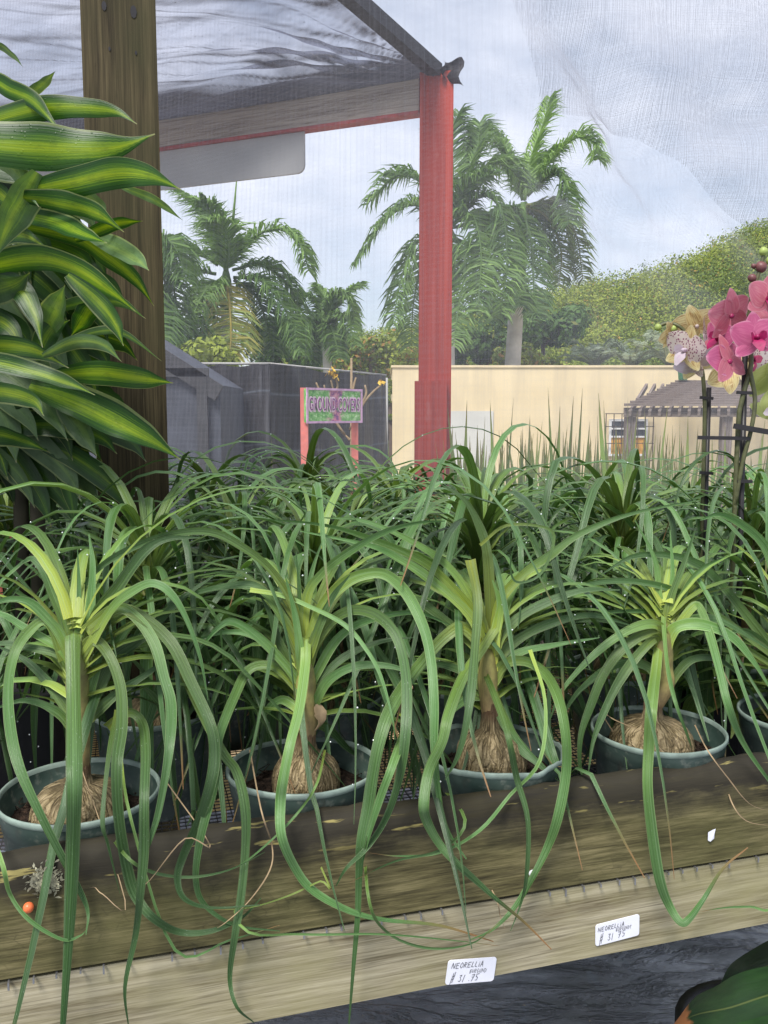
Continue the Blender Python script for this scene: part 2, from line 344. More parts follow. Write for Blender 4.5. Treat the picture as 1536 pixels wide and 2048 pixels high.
def weedmat():
    t = NT('weed_mat'); o = t.obj(); f = t.noise(t.scale(o, (1, 2.4, 1)), 3.2, 6, .62); g = t.noise(t.scale(o, (22, 5, 1)), 1.0, 4)
    c = t.ramp(f, [(.3, (.1, .108, .12)), (.5, (.2, .215, .245)), (.72, (.5, .53, .6))])
    c = t.mix(t.ramp(g, [(.62, 0), (.72, .45)]), c, (.2, .24, .29))
    d = t.noise(o, 55.0, 3); c = t.mix(t.ramp(d, [(.71, 0), (.74, 1)]), c, (.35, .3, .2))
    far = t.ramp(t.math('MULTIPLY', t.sep(o)[1], .05), [(.22, 0), (.3, 1)])
    c = t.mix(far, c, (.3, .3, .22))
    cr_ = t.noise(t.scale(o, (2.2, 6, 1)), 2.0, 5, .6, dist=.4); rg = t.ramp(t.math('ABSOLUTE', t.math('SUBTRACT', cr_, .5)), [(0, 1), (.07, 0)])
    c = t.mix(t.math('MULTIPLY', rg, .18), c, (.03, .033, .04))
    return t.done(t.pbr(c, .4, .5, t.bump(t.math('ADD', f, t.math('MULTIPLY', rg, .4)), .9, .03)))
M['ground'] = weedmat()
M['hill'] = plain('hill_soil', (.07, .1, .025), .9, .1, .4, .4)
def net_mat():
    t = NT('net_thread'); p = t.pbr((.33, .34, .4), .6, .3); tl = t.n('BsdfTranslucent', {'Color': (.36, .37, .43, 1)}).outputs[0]
    return t.done(t.mixsh(.45, p, tl))
M['net'] = net_mat()
def cloth_mat():
    t = NT('shade_cloth'); uv = t.uv(); s = t.sep(uv); a = t.att()
    n = t.noise(t.scale(uv, (2.6, 9, 1)), 1.0, 5, .6, dist=.8); fine = t.noise(t.scale(uv, (160, 160, 1)), 1.0, 2)
    dens = t.math('ADD', t.ramp(n, [(.36, .14), (.72, .42)]), t.math('MULTIPLY', a[0], 1.0), clamp=True)
    sp = t.noise(t.scale(uv, (90, 60, 1)), 1.0, 2)
    dens = t.math('ADD', dens, t.math('MULTIPLY', t.math('MULTIPLY', t.ramp(sp, [(.68, 0), (.72, 1)]), t.ramp(n, [(.42, .6), (.55, 0)])), .7), clamp=True)
    body = t.mixsh(.35, t.pbr((.022, .022, .028), .35, .5, t.bump(n, .7, .05)), t.n('BsdfTranslucent', {'Color': (.08, .08, .1, 1)}).outputs[0])
    tr = t.n('BsdfTransparent', {'Color': (.93, .93, .98, 1)}).outputs[0]
    return t.done(t.mixsh(dens, tr, body))
M['canopy'] = cloth_mat()
def fence_mat():
    t = NT('black_fence_cloth'); uv = t.uv(); n = t.noise(t.scale(uv, (6, 1.3, 1)), 1.0, 4, .55, dist=1.2)
    s = t.sep(uv); l = t.math('ABSOLUTE', t.math('SUBTRACT', t.math('FRACT', t.math('MULTIPLY', s[1], 4.0)), .5))
    c = t.ramp(n, [(.35, (.015, .014, .017)), (.58, (.04, .038, .042)), (.75, (.13, .13, .145))])  # pale streaks paint the sheen of the cloth into its colour
    c = t.mix(t.ramp(l, [(.0, .5), (.03, 0)]), c, (.17, .2, .25))
    return t.done(t.pbr(c, .5, .45, t.bump(n, .9, .12)))
M['fence'] = fence_mat()
M['dark_board'] = plain('dark_grey_board', (.05, .05, .055), .7, .3, .25, 5)
M['grey_net'] = plain('grey_netting', (.06, .066, .085), .7, .3, .25, 6)
M['hem'] = plain('dark_hem', (.02, .018, .022), .6, .3, .3, 20)
def panel_mat():
    t = NT('grey_panel'); f = t.noise(t.obj(), 6.0, 5); p = t.pbr(t.ramp(f, [(.3, (.5, .5, .5)), (.7, (.58, .58, .57))]), .5)
    return t.done(t.mixsh(.3, p, t.n('BsdfTranslucent', {'Color': (.6, .6, .6, 1)}).outputs[0]))
M['panel'] = panel_mat()
def wall_mat():
    t = NT('yellow_render'); o = t.obj(); f = t.noise(o, .8, 6, .6); g = t.noise(o, 30.0, 4)
    st = t.noise(t.scale(o, (2.2, 2.2, .3)), 1.0, 5)
    c = t.ramp(f, [(.3, (.68, .55, .34)), (.7, (.78, .65, .43))]); c = t.mix(t.ramp(st, [(.45, 0), (.7, .55)]), c, (.5, .42, .3))
    return t.done(t.pbr(c, .85, .2, t.bump(g, .3, .01)))
M['wall'] = wall_mat()
M['shutter'] = plain('pale_shutter', (.58, .57, .53), .6, .3, .06, 2)
M['white'] = plain('white_paint', (.75, .75, .76), .5, .4, .06, 10)
M['glass'] = plain('dark_pane', (.045, .05, .06), .12, .6, .3, 3)
M['orange_pane'] = plain('orange_curtain', (.7, .36, .07), .6, .3, .25, 8)
M['iron'] = plain('rusty_iron', (.06, .045, .04), .6)
M['trunk'] = plain('palm_trunk', (.42, .41, .39), .8, .2, .22, 3)
M['bark'] = plain('tree_bark', (.1, .075, .055), .9, .1, .3, 6)
M['twig'] = plain('bare_stem', (.3, .22, .13), .8, .2, .25, 30)
M['yellow_leaf'] = plain('yellowed_leaf', (.65, .42, .05), .6, .3, .3, 30)
M['green_paint'] = plain('green_plastic', (.12, .5, .25), .4)
M['red_plastic'] = plain('red_planter', (.5, .05, .05), .4)
M['label'] = plain('white_sticker', (.74, .75, .82), .4, .4, .03, 30, .02)
M['ink'] = plain('black_ink', (.012, .01, .016), .4)
M['orange'] = plain('orange_plastic', (.8, .18, .06), .35, .5, .12, 60)
M['stake'] = plain('black_stake', (.022, .02, .022), .45)
M['orchid_stem'] = plain('orchid_stem', (.085, .09, .04), .5, .4, .4, 60)
M['bud'] = plain('dark_orchid_bud', (.13, .05, .05), .45, .4, .3, 60)
M['bud_green'] = plain('green_orchid_bud', (.3, .38, .1), .45, .4, .2, 60)
M['big_leaf'] = None
def petal_mat(name, base, vein, edge, spots=None, vs=.6):
    t = NT(name); uv = t.uv(); s = t.sep(uv); u, v = s[0], s[1]
    e = t.math('MULTIPLY', t.math('ABSOLUTE', t.math('SUBTRACT', u, .5)), 2.0)
    vn = t.noise(t.comb(t.math('MULTIPLY', u, 20.0), t.math('MULTIPLY', v, 2.0), .3), 1.3, 3)
    c = t.mix(t.math('MULTIPLY', t.ramp(vn, [(.48, 0), (.6, 1)]), vs), base, vein)
    c = t.mix(t.ramp(t.math('MAXIMUM', e, v), [(.86, 0), (1, .7)]), c, edge)
    if spots:
        vo = t.n('TexVoronoi', {'Vector': t.comb(t.math('MULTIPLY', u, 12.0), t.math('MULTIPLY', v, 11.0), 0.0), 'Scale': 1.0}).outputs['Distance']
        c = t.mix(t.ramp(vo, [(.3, .95), (.42, 0)]), c, spots)
    p = t.pbr(c, .5, .3); tl = t.n('BsdfTranslucent', {'Color': c}).outputs[0]
    return t.done(t.mixsh(.42, p, tl))
M['pink'] = petal_mat('pink_petal', (.5, .11, .24), (.64, .19, .33), (.72, .4, .52), vs=.5)
M['coral'] = petal_mat('coral_petal', (.58, .17, .24), (.68, .3, .33), (.72, .4, .46), vs=.5)
M['lip'] = plain('magenta_lip', (.26, .01, .075), .45, .4, .35, 80)
M['yellowp'] = petal_mat('striped_yellow_petal', (.82, .7, .36), (.45, .24, .1), (.85, .78, .5), vs=.75)
M['spotted'] = petal_mat('spotted_petal', (.68, .6, .57), (.6, .45, .5), (.72, .64, .6), (.2, .02, .1), .3)
M['lilac'] = petal_mat('lilac_petal', (.66, .58, .64), (.5, .3, .48), (.7, .62, .68), vs=.4)
M['palegreen'] = petal_mat('pale_green_petal', (.52, .58, .2), (.4, .48, .14), (.62, .66, .34), vs=.4)
def bigleaf_mat():
    t = NT('big_dark_leaf'); s = t.sep(t.uv()); n = t.noise(t.scale(t.uv(), (5, 5, 1)), 1.0, 4)
    mid = t.math('ABSOLUTE', t.math('SUBTRACT', s[0], .5)); c = t.ramp(n, [(.3, (.012, .035, .012)), (.7, (.022, .06, .018))])
    c = t.mix(t.ramp(mid, [(.004, .6), (.02, 0)]), c, (.14, .17, .05))
    b = t.math('ADD', s[1], t.math('MULTIPLY', t.math('SUBTRACT', n, .5), .14)); a = t.att()
    c = t.mix(t.math('MULTIPLY', t.ramp(b, [(.79, 0), (.83, 1)]), a[1]), c, (.42, .17, .06))
    return t.done(t.pbr(c, .38, .5, t.bump(n, .2, .01)))
M['big_leaf'] = bigleaf_mat()
def sign_mat():
    t = NT('sign_print'); uv = t.uv(); s = t.sep(uv); n = t.noise(t.scale(uv, (14, 8, 1)), 1.0, 5, .7); m = t.noise(t.scale(uv, (5, 3, 1), (3, 1, 0)), 1.0, 4)
    c = t.ramp(n, [(.32, (.03, .2, .05)), (.5, (.2, .5, .12)), (.68, (.62, .78, .5))])
    d = t.math('ABSOLUTE', t.math('SUBTRACT', s[0], .52)); mk = t.math('ADD', d, t.math('MULTIPLY', t.math('SUBTRACT', m, .5), .5))
    c = t.mix(t.ramp(mk, [(.06, 1), (.12, 0)]), c, t.ramp(n, [(.4, (.16, .05, .22)), (.55, (.6, .22, .3)), (.7, (.75, .5, .55))]))
    return t.done(t.pbr(c, .4, .4))
M['sign'] = sign_mat()
M['sign_frame'] = plain('pink_sign_frame', (.6, .36, .55), .5)
M['sign_text'] = plain('sign_letter_purple', (.25, .07, .24), .5, .4, .3, 20)
M['sign_text_edge'] = plain('sign_letter_pink', (.82, .62, .72), .5, .4, .1, 20)

# ------------------------------------------------------------------ setting: ground, hill, far wood
rng = random.Random(7)
g = MB()
ys = [-30, -6, 0, 3, 6, 7, 8, 9, 10, 11, 12, 13, 14, 16, 30, 60, 300]
g.grid(lambda u, v: ((u - .5) * 500, ys[round(v * 16)], ground_z(ys[round(v * 16)])), 24, 16)
tag(g.build('ground', M['ground']), kind='structure')
g = MB(); bx = V((1, BS, 0)).normalized(); by = V((-bx.y, bx.x, 0)); p_ = V((0, 1.16, .006)) + by * 2.08
g.grid(lambda u, v: p_ + bx * (u * 9 - 4.5) + by * (v * 1.6 + .012 * noise.noise(V((u * 30, v, 0)))), 60, 4)
M['path'] = plain('sandy_path', (.72, .53, .28), .9, .1, .2, 12)
tag(g.build('path', M['path']), kind='structure')
RIDGE = [(-600, 700), (300, 690), (560, 690), (690, 684), (760, 668), (830, 650), (950, 622), (1100, 592), (1150, 577), (1250, 562), (1300, 543), (1350, 527), (1430, 502), (1480, 470), (1536, 458), (1700, 440), (2100, 470), (2600, 600)]
def ridge_py(px):
    for (a, ya), (b, yb) in zip(RIDGE, RIDGE[1:]):
        if px <= b: return lerp(ya, yb, max(0, (px - a) / (b - a)))
    return 600
def hill_z(x, y):
    px = 768 + x / y * FP * 1.01
    top = P(px, ridge_py(px) + 12, 75).z - 1.5
    k = sm((y - 30) / 45) if y < 75 else 1 - .3 * sm((y - 75) / 60)
    return lerp(-1.2, top, k)
h = MB()
h.grid(lambda u, v: ((u - .45) * 2.2 * (30 + v * 110), 30 + v * 110, hill_z((u - .45) * 2.2 * (30 + v * 110), 30 + v * 110)), 70, 40)
tag(h.build('hill', M['hill']), kind='structure')
def clump(mb, c, rad, n, size, bright, odd=0, rr=rng, shell=.55, var=.16):
    for _ in range(n):
        d = V((rr.gauss(0, 1), rr.gauss(0, 1), rr.gauss(0, 1))).normalized()
        k = shell + (1 - shell) * rr.random()
        p = V(c) + V((d.x * rad[0] * k, d.y * rad[1] * k, d.z * rad[2] * k))
        nn = (d + V((rr.gauss(0, .6), rr.gauss(0, .6), rr.gauss(.35, .6)))).normalized()
        a = nn.orthogonal().normalized(); b = nn.cross(a); an = rr.random() * 6.28
        a, b = a * math.cos(an) + b * math.sin(an), b * math.cos(an) - a * math.sin(an)
        s = size * rr.uniform(.6, 1.4)
        mb.add([p - a * s * .5, p - b * s * .28 + a * s * .05, p + a * s * .6, p + b * s * .28 + a * s * .05], [(0, 1, 2, 3)], None,
               (min(1, max(0, bright + rr.gauss(0, var))), 1 if rr.random() < odd else 0, 0, 1))
wd = MB()
for _ in range(640):
    px = rng.uniform(560, 1720); y = 33 + 46 * rng.random() ** .8
    x = (px - 768) / FP * y
    r = rng.uniform(.9, 2.1) * (y / 60) ** .5
    z = hill_z(x, y)
    clump(wd, (x, y, z + r * .45), (r * 1.25, r * 1.1, r * .85), 560, .07 + .0019 * y, rng.uniform(.15, .85) * (.55 + .45 * sm((y - 34) / 20)), .1 if rng.random() < .25 else .01, var=.08)
tag(wd.build('hillside_wood', M['hill_leaf']), kind='stuff')
tag(COL.objects['hillside_wood'], 'olive green scrub and treetops covering the hillside', 'wood')
def tree(name, px, py, Y, rx, rz, label, cat, mat, bright, n=10, size=.3, odd=.02, seed=1, group=None):
    rr = random.Random(seed); c = P(px, py, Y); base = V((c.x, Y, ground_z(Y)))
    t = thing(name, base, label, cat, group)
    mb = MB()
    for _ in range(n):
        a = rr.random() * 6.28; k = rr.random() ** .5
        q = c + V((math.cos(a) * rx * k, math.sin(a) * rx * k * .8, rr.uniform(-.8, .8) * rz * (1 - k * .4)))
        r = rr.uniform(.3, .5) * rx
        clump(mb, q, (r, r, r * .8), 240, size, max(.05, bright + rr.gauss(0, .2)), odd, rr)
    mb.build('crown', mat, t, base)
    tb = MB(); tb.tube([base, base.lerp(c, .5) + V((.1, 0, 0)), c], [.16, .11, .05], 7)
    for _ in range(5):
        a = rr.random() * 6.28; s0 = base.lerp(c, rr.uniform(.5, .9))
        tb.tube([s0, s0 + V((math.cos(a) * rx * .4, math.sin(a) * rx * .3, rz * .3)), s0 + V((math.cos(a) * rx * .7, math.sin(a) * rx * .6, rz * .7))], [.06, .04, .015], 5)
    tb.build('trunk', M['bark'], t, base)
tree('leafy_tree', 1085, 645, 30, 1.55, 1.0, 'dark green rounded tree between the palm trunk and the grey palms', 'tree', M['tree_leaf'], .2, 14, .2, seed=3)
tree('leafy_bush', 1062, 716, 26, .9, .45, 'yellow green bush just above the wall beside the thick palm trunk', 'bush', M['bush_leaf'], .65, 10, .13, .08, seed=4)
tree('leafy_tree', 960, 690, 28, 1.3, .8, 'mid green tree behind the two palm trunks, above the yellow wall', 'tree', M['tree_leaf'], .5, 13, .18, seed=5)
tree('leafy_tree', 385, 705, 20, .95, .7, 'bright green tree above the grey shade house roof edge', 'tree', M['bush_leaf'], .45, 13, .14, .0, seed=6)
tree('leafy_tree', 590, 690, 27, 1.4, .8, 'dark tree under the drooping fronds above the fence corner', 'tree', M['tree_leaf'], .25, 13, .18, seed=8)
tree('leafy_bush', 740, 715, 30, 1.5, .8, 'olive bush with orange tips above the far end of the black fence', 'bush', M['bush_leaf'], .45, 15, .16, .16, seed=9)
tree('leafy_bush', 778, 805, 20.6, .13, .8, 'narrow green bush in the gap between black fence and yellow wall', 'bush', M['bush_leaf'], .4, 14, .1, .02, seed=10)

# ------------------------------------------------------------------ palms
def frond(mb, rb, pts, ll, bright, yellow=0, rr=rng, nl=62, droop=.8, wdt=.045):
    c = crom(pts, nl); n = len(c) - 1
    rb.tube(c[::4] + ([c[-1]] if n % 4 else []), [.05 * (1 - .85 * i / (n / 4 + 1)) for i in range(len(c[::4]) + (1 if n % 4 else 0))], 4, (bright * .8, yellow, 0, 1))
    for i in range(3, n + 1):
        q = i / n; t = (c[i] - c[i - 1]).normalized()
        sd = t.cross(UP); sd = sd.normalized() if sd.length > .15 else V((rr.choice((-1, 1)), rr.gauss(0, .4), 0)).normalized()
        L = ll * (1 - abs(q - .45) ** 2 * 1.7) * rr.uniform(.75, 1.15)
        for s in (-1, 1):
            for _ in range(2 if rr.random() < .8 else 1):
                d = (sd * s + t * rr.uniform(.45, .8) + V((rr.gauss(0, .12), rr.gauss(0, .12), rr.uniform(-.1, .5)))).normalized()
                p0 = c[i]; p1 = p0 + d * L * .5; p2 = p1 + (d + V((0, 0, -droop * rr.uniform(.6, 1.5)))).normalized() * L * .5
                wv = d.cross(V((rr.gauss(0, .4), -1, rr.gauss(0, .5)))).normalized() * wdt * .5
                b = min(1, max(0, bright + rr.gauss(0, .17)))
                mb.add([p0 - wv * .6, p0 + wv * .6, p1 + wv, p1 - wv, p2], [(0, 1, 2, 3), (3, 2, 4)], None, (b, yellow * rr.uniform(.1, .9), 0, 1))
def palm(label, Y, base_px, crown_px, tw, fronds, seed, spear=None, name='royal_palm', ll=.92):
    rr = random.Random(seed); b = P(*base_px, Y); base = V((b.x, Y, ground_z(Y))); cr = P(*crown_px, Y)
    t = thing(name, base, label, 'palm tree', 'palm trees beyond the netting')
    tb = MB(); tb.tube([base, V((b.x, Y, b.z)), b.lerp(cr, .35), b.lerp(cr, .6)], [tw * .55, tw * .5, tw * .46, tw * .4], 14); tb.build('trunk', M['trunk'], t, base)
    tb = MB(); tb.tube([b.lerp(cr, .56), b.lerp(cr, .72), b.lerp(cr, .88), cr], [tw * .44, tw * .46, tw * .36, tw * .15], 12, (.35, 0, 0, 1)); tb.build('crownshaft', M['palm_leaf'], t, base)
    mb, rb = MB(), MB()
    for fr in fronds:
        br, yl, dz = (fr[-1] + (0,) * 3)[:3] if isinstance(fr[-1], tuple) and len(fr[-1]) == 3 else (.45, 0, 0)
        ps = [f for f in fr if len(f) == 2]
        dd = dz if dz else rr.uniform(-1.1, 1.1)
        frond(mb, rb, [P(x, y, Y + dd * (i / (len(ps) - 1)) ** .8) for i, (x, y) in enumerate(ps)], ll, br, yl, rr)
    if spear: rb.tube([P(*spear[0], Y), P(*spear[1], Y)], [.05, .015], 5, (.5, 0, 0, 1))
    mb.build('crown', M['palm_leaf'], t, base); rb.build('frond_stem', M['palm_leaf'], t, base)
palm('palm above the fence corner with wide open fronds and an upright spear', 22, (455, 735), (452, 535), .34, [
    [(455, 530), (432, 462), (398, 412), (360, 386), (.55, 0, .6)], [(460, 530), (500, 480), (555, 458), (600, 488), (617, 540), (.6, 0, -.5)],
    [(435, 530), (392, 500), (348, 497), (328, 545), (.4, 0, .7)], [(432, 548), (382, 543), (338, 580), (326, 645), (.4, 0, -.7)],
    [(440, 560), (412, 580), (384, 640), (376, 702), (.55, 0, -1.2)], [(453, 560), (460, 620), (462, 680), (455, 722), (.6, 1, -1.2)],
    [(468, 555), (522, 562), (572, 622), (602, 700), (.3, 0, -.9)], [(468, 560), (512, 592), (534, 650), (548, 705), (.2, 0, 1)],
    [(465, 540), (525, 530), (578, 572), (612, 642), (.3, 0, .8)], [(450, 540), (440, 480), (425, 430), (400, 400), (.45, 0, -.6)],
    [(450, 545), (458, 500), (448, 455), (420, 440), (.6, 0, -1)], [(440, 560), (425, 610), (430, 660), (425, 700), (.25, 0, .9)]], 11, ((463, 480), (474, 352)))
palm('smaller pale palm with thin fronds just behind the ground covers sign', 25, (655, 735), (650, 650), .26, [
    [(650, 660), (640, 612), (606, 590), (590, 610), (.4, 0, .4)], [(650, 650), (668, 592), (698, 600), (713, 655), (.5, 0, -.4)], [(652, 650), (688, 632), (712, 690), (.45, 0, -.8)],
    [(648, 655), (615, 640), (598, 705), (.3, 0, -.6)], [(650, 650), (652, 605), (636, 574), (.55, 0, .3)], [(650, 650), (665, 660), (678, 715), (.35, 0, -.8)], [(648, 655), (634, 662), (626, 718), (.25, 0, .8)],
    [(650, 640), (690, 590), (720, 570), (.5, 0, .5)]], 12, ll=.7)
palm('palm half hidden by the timber post, only drooping dark fronds showing', 20, (262, 735), (250, 520), .34, [
    [(260, 540), (320, 530), (350, 590), (362, 690), (.3, 0, .8)], [(255, 530), (320, 480), (352, 500), (372, 560), (.35, 0, -.6)], [(245, 530), (190, 480), (150, 500), (130, 560), (.35, 0, .5)],
    [(250, 540), (190, 530), (160, 590), (150, 670), (.3, 0, -.6)], [(255, 545), (310, 590), (335, 660), (340, 715), (.2, 0, .7)], [(250, 520), (245, 440), (210, 390), (.4, 0, .5)], [(262, 560), (300, 620), (318, 700), (.25, 0, -1)]], 13)
palm('palm behind the red post with fronds reaching far out beyond both sides', 22, (897, 735), (897, 455), .32, [
    [(900, 450), (852, 372), (792, 352), (735, 408), (.42, 0, .5)], [(892, 460), (832, 410), (772, 440), (714, 522), (.36, 0, -.6)], [(890, 470), (832, 488), (802, 560), (786, 645), (.4, 0, -.5)],
    [(900, 440), (906, 350), (902, 270), (918, 225), (.25, 0, .6)], [(905, 440), (932, 352), (955, 292), (960, 246), (.35, 0, .5)], [(905, 450), (960, 392), (1002, 420), (1014, 520), (1002, 625), (.35, 0, -1)],
    [(905, 450), (942, 428), (962, 500), (956, 620), (.42, 0, -1.2)], [(902, 460), (930, 520), (918, 610), (906, 690), (.38, 0, -1)], [(898, 470), (880, 560), (886, 660), (.3, 0, 1)], [(902, 440), (962, 342), (1012, 332), (1052, 375), (.4, 0, .8)],
    [(895, 465), (850, 520), (828, 600), (822, 690), (.42, 0, .8)], [(905, 455), (975, 450), (990, 540), (985, 640), (.3, 0, 1)], [(903, 445), (930, 380), (985, 345), (.35, 0, -.7)]], 14)
palm('tallest palm, pale thick trunk clear of the red post, top fronds yellow green', 24, (1025, 735), (1046, 405), .43, [
    [(1050, 400), (1060, 322), (1084, 255), (1100, 196), (.9, 0, .4)], [(1055, 392), (1100, 322), (1150, 276), (1190, 286), (1197, 318), (.75, 0, -.4)], [(1055, 392), (1102, 350), (1132, 372), (1138, 445), (.35, 0, -.7)],
    [(1052, 410), (1112, 412), (1152, 470), (1166, 560), (.22, .3, .6)], [(1050, 412), (1092, 432), (1122, 500), (1118, 570), (.25, .3, .9)], [(1046, 400), (1012, 302), (962, 282), (930, 310), (.55, 0, .5)],
    [(1045, 400), (1022, 332), (1000, 268), (.6, 0, .5)], [(1045, 412), (1012, 452), (1028, 560), (1040, 610), (.35, 0, -1)], [(1042, 418), (1062, 482), (1068, 582), (1076, 628), (.3, 0, -.8)],
    [(1040, 410), (992, 430), (968, 520), (962, 622), (.3, 0, -.8)], [(1050, 405), (1075, 440), (1090, 540), (.3, 0, 1)], [(1048, 400), (1075, 330), (1110, 300), (.7, 0, .7)]], 15, ll=.9)
for i, (px, py, Y, s) in enumerate([(1190, 735, 27, 1), (1262, 735, 26, 1.1), (1335, 730, 25, 1.15)]):
    rr = random.Random(40 + i); c = P(px, py, Y); base = V((c.x, Y, ground_z(Y)))
    t = thing('date_palm', base, ['short grey green palm nearest the dark round tree, fronds above the wall', 'middle short grey green palm with fronds fanning above the wall', 'short grey green palm beside the striped orchid, fronds above the wall'][i], 'palm tree', 'grey green palms behind the wall')
    mb, rb = MB(), MB()
    for k in range(15):
        a = k / 15 * 6.28 + rr.random() * .3; e = rr.uniform(.35, 1.2); L = rr.uniform(.8, 1.15) * s
        d = V((math.cos(a), math.sin(a), 0))
        frond(mb, rb, [c, c + d * L * .45 * math.cos(e) + UP * L * .55 * math.sin(e), c + d * L * math.cos(e) * 1.0 + UP * L * .85 * math.sin(e), c + d * L * 1.35 * math.cos(e) + UP * L * .75 * math.sin(e)], .26, rr.uniform(.3, .7), 0, rr, 26, .35, .03)
    mb.build('crown', M['date_leaf'], t, base); rb.build('frond_stem', M['date_leaf'], t, base)
    tb = MB(); tb.tube([base, c], [.2, .16], 10); tb.build('trunk', M['bark'], t, base)

# ------------------------------------------------------------------ yellow building and pergola
BY = 20.0
def wallp(px, py): return P(px, py, BY)
tl, tr = wallp(785, 735), V((14, BY, wallp(785, 735).z))
b0 = V((tl.x, BY, ground_z(BY)))
bt = thing('yellow_building', b0, 'long flat-roofed yellow building beyond the netting', 'building')
m = MB(); m.box((tl.x, BY, ground_z(BY)), (14 - tl.x, 0, 0), (0, 5, 0), (0, 0, tl.z - ground_z(BY))); m.build('wall', M['wall'], bt, b0, False)
m = MB(); m.box((tl.x - .03, BY - .03, tl.z), (14 - tl.x + .06, 0, 0), (0, 5.06, 0), (0, 0, .05)); m.build('coping', M['wall'], bt, b0, False)
a, b = wallp(897, 822), wallp(985, 960)
m = MB(); m.box((a.x, BY - .03, b.z), (b.x - a.x, 0, 0), (0, .027, 0), (0, 0, a.z - b.z)); m.build('shutter', M['shutter'], bt, b0, False)
a, b = wallp(1218, 838), wallp(1292, 912)
m = MB()
W, H = b.x - a.x, a.z - b.z
for (x0, z0, w_, h_) in ((0, 0, W, .05), (0, H - .05, W, .05), (0, .05, .05, H - .1), (W - .05, .05, .05, H - .1), (.05, H * .5, W - .1, .04), (.05, H * .72, W - .1, .035)):
    m.box((a.x + x0, BY - .06, b.z + z0), (w_, 0, 0), (0, .057, 0), (0, 0, h_))
wf = m.build('window', M['white'], bt, b0, False)
m = MB(); m.box((a.x + .05, BY - .03, b.z + H * .5), (W - .1, 0, 0), (0, .02, 0), (0, 0, H * .5 - .05)); m.build('pane', M['glass'], wf, b0, False)
m = MB(); m.box((a.x + .05, BY - .03, b.z + .05), (W - .1, 0, 0), (0, .02, 0), (0, 0, H * .5 - .05)); m.build('blind', M['orange_pane'], wf, b0, False)
m = MB()
for k in range(7): m.bar((a.x - .1 + k * (W + .2) / 6, BY - .14, b.z - .1), (a.x - .1 + k * (W + .2) / 6, BY - .14, a.z + .12), .018, .018)
for z in (b.z - .1, b.z + H * .35, a.z - H * .2, a.z + .12): m.bar((a.x - .12, BY - .14, z), (b.x + .12, BY - .14, z), .018, .018)
m.build('window_bars', M['iron'], bt, b0, False)
pf, pb = P(1250, 812, 16.2), P(1352, 765, 19.4)
pt = thing('pergola', (pf.x, 16.2, ground_z(16)), 'weathered timber pergola with slatted roof in front of the yellow wall', 'pergola'); po = (pf.x, 16.2, ground_z(16))
XR = 12.0
ns = 11
for k in range(ns):
    q = k / (ns - 1); c = pf.lerp(pb, q); m = MB()
    m.box((c.x, c.y, c.z), (XR - c.x, 0, 0), (0, .07, 0), (0, 0, .05)); m.build('slat', M['pergola_wood'], pt, po, False)
m = MB(); m.box((pf.x + .02, 16.3, pf.z - .2), (XR - pf.x, 0, 0), (0, .06, 0), (0, 0, .17)); m.build('front_beam', M['pergola_wood'], pt, po, False)
for k in range(40):
    x = pf.x + .05 + k * .18
    if x > 7: break
    m = MB(); p0 = V((x, 16.05, pf.z - .13)); p1 = V((x + (pb.x - pf.x) * .6 + .1, 19.4, pb.z - .07)); m.bar(p0, p1, .05, .1); m.build('rafter', M['pergola_wood'], pt, po, False)
for px in (1263, 1456):
    c = P(px, 840, 16.36); m = MB(); m.box((c.x - .09, 16.365, ground_z(16)), (.18, 0, 0), (0, .18, 0), (0, 0, pf.z - .2 - ground_z(16))); m.build('post', M['pergola_wood'], pt, po, False)
c = P(1366, 752, 19.3); m = MB()
m.lathe((c.x, 19.3, pb.z + .05), [(0, 0), (.09, 0), (.115, .19), (.125, .19), (.125, .205), (.1, .205), (.085, .03), (0, .03)], 16)
tag(m.build('bucket', M['green_paint'], None, (c.x, 19.3, pb.z + .05)), 'small green bucket on top of the pergola slats', 'bucket')

# ------------------------------------------------------------------ black fence, shade house, sign, bare shrub
FA, FB, FL = P(540, 727, 10), P(772, 750, 13), P(300, 727, 10)
def cloth_wall(mb, A, B, seed):
    d = (B - A); d.z = 0; nrm = V((d.y, -d.x, 0)).normalized(); gz = ground_z((A.y + B.y) / 2); L = d.length
    def fn(u, v):
        x = A.x + d.x * u; y = A.y + d.y * u; top = lerp(A.z, B.z, u) - .05 * math.sin(u * math.pi) * abs(math.sin(u * 9 + seed))
        z = lerp(gz, top, v)
        k = noise.noise(V((u * L * 2.2 + v * 1.4 + seed, v * .8, seed))) * .1 + noise.noise(V((u * L * 7 - v * 2, v * 1.2, seed + 5))) * .035
        k += .12 * max(0, 1 - abs(u - (.1 + .5 * (1 - v))) * 9) * v
        return (x + nrm.x * k, y + nrm.y * k, z)
    mb.grid(fn, 60, 30)
ft = thing('cloth_fence', (FA.x, FA.y, ground_z(10)), 'two-metre black fabric fence with a corner, pale tie lines across it', 'fence'); fo = (FA.x, FA.y, ground_z(10))
for A, B, s in ((FL, FA, 1), (FA, FB, 4)):
    m = MB(); cloth_wall(m, A, B, s); m.build('cloth_panel', M['fence'], ft, fo)
    m = MB(); m.tube([A + V((0, .03, .0)), B + V((0, .03, .0))], .014, 6); m.build('top_rail', M['trunk'], ft, fo)
for p in (FL, FA, FB):
    m = MB(); m.tube([V((p.x, p.y + .3, ground_z(p.y))), V((p.x, p.y + .3, p.z - .03))], .03, 8); m.build('post', M['trunk'], ft, fo)
sh = thing('shade_house', (-3, 8.5, ground_z(8.5)), 'grey netted shade house with a sloping roof board behind the timber post', 'shade house'); so = (-3, 8.5, ground_z(8.5))
ap, er, el = P(215, 628, 8.5), P(440, 770, 8.5), P(-40, 760, 8.5); gz = ground_z(8.5)
m = MB()
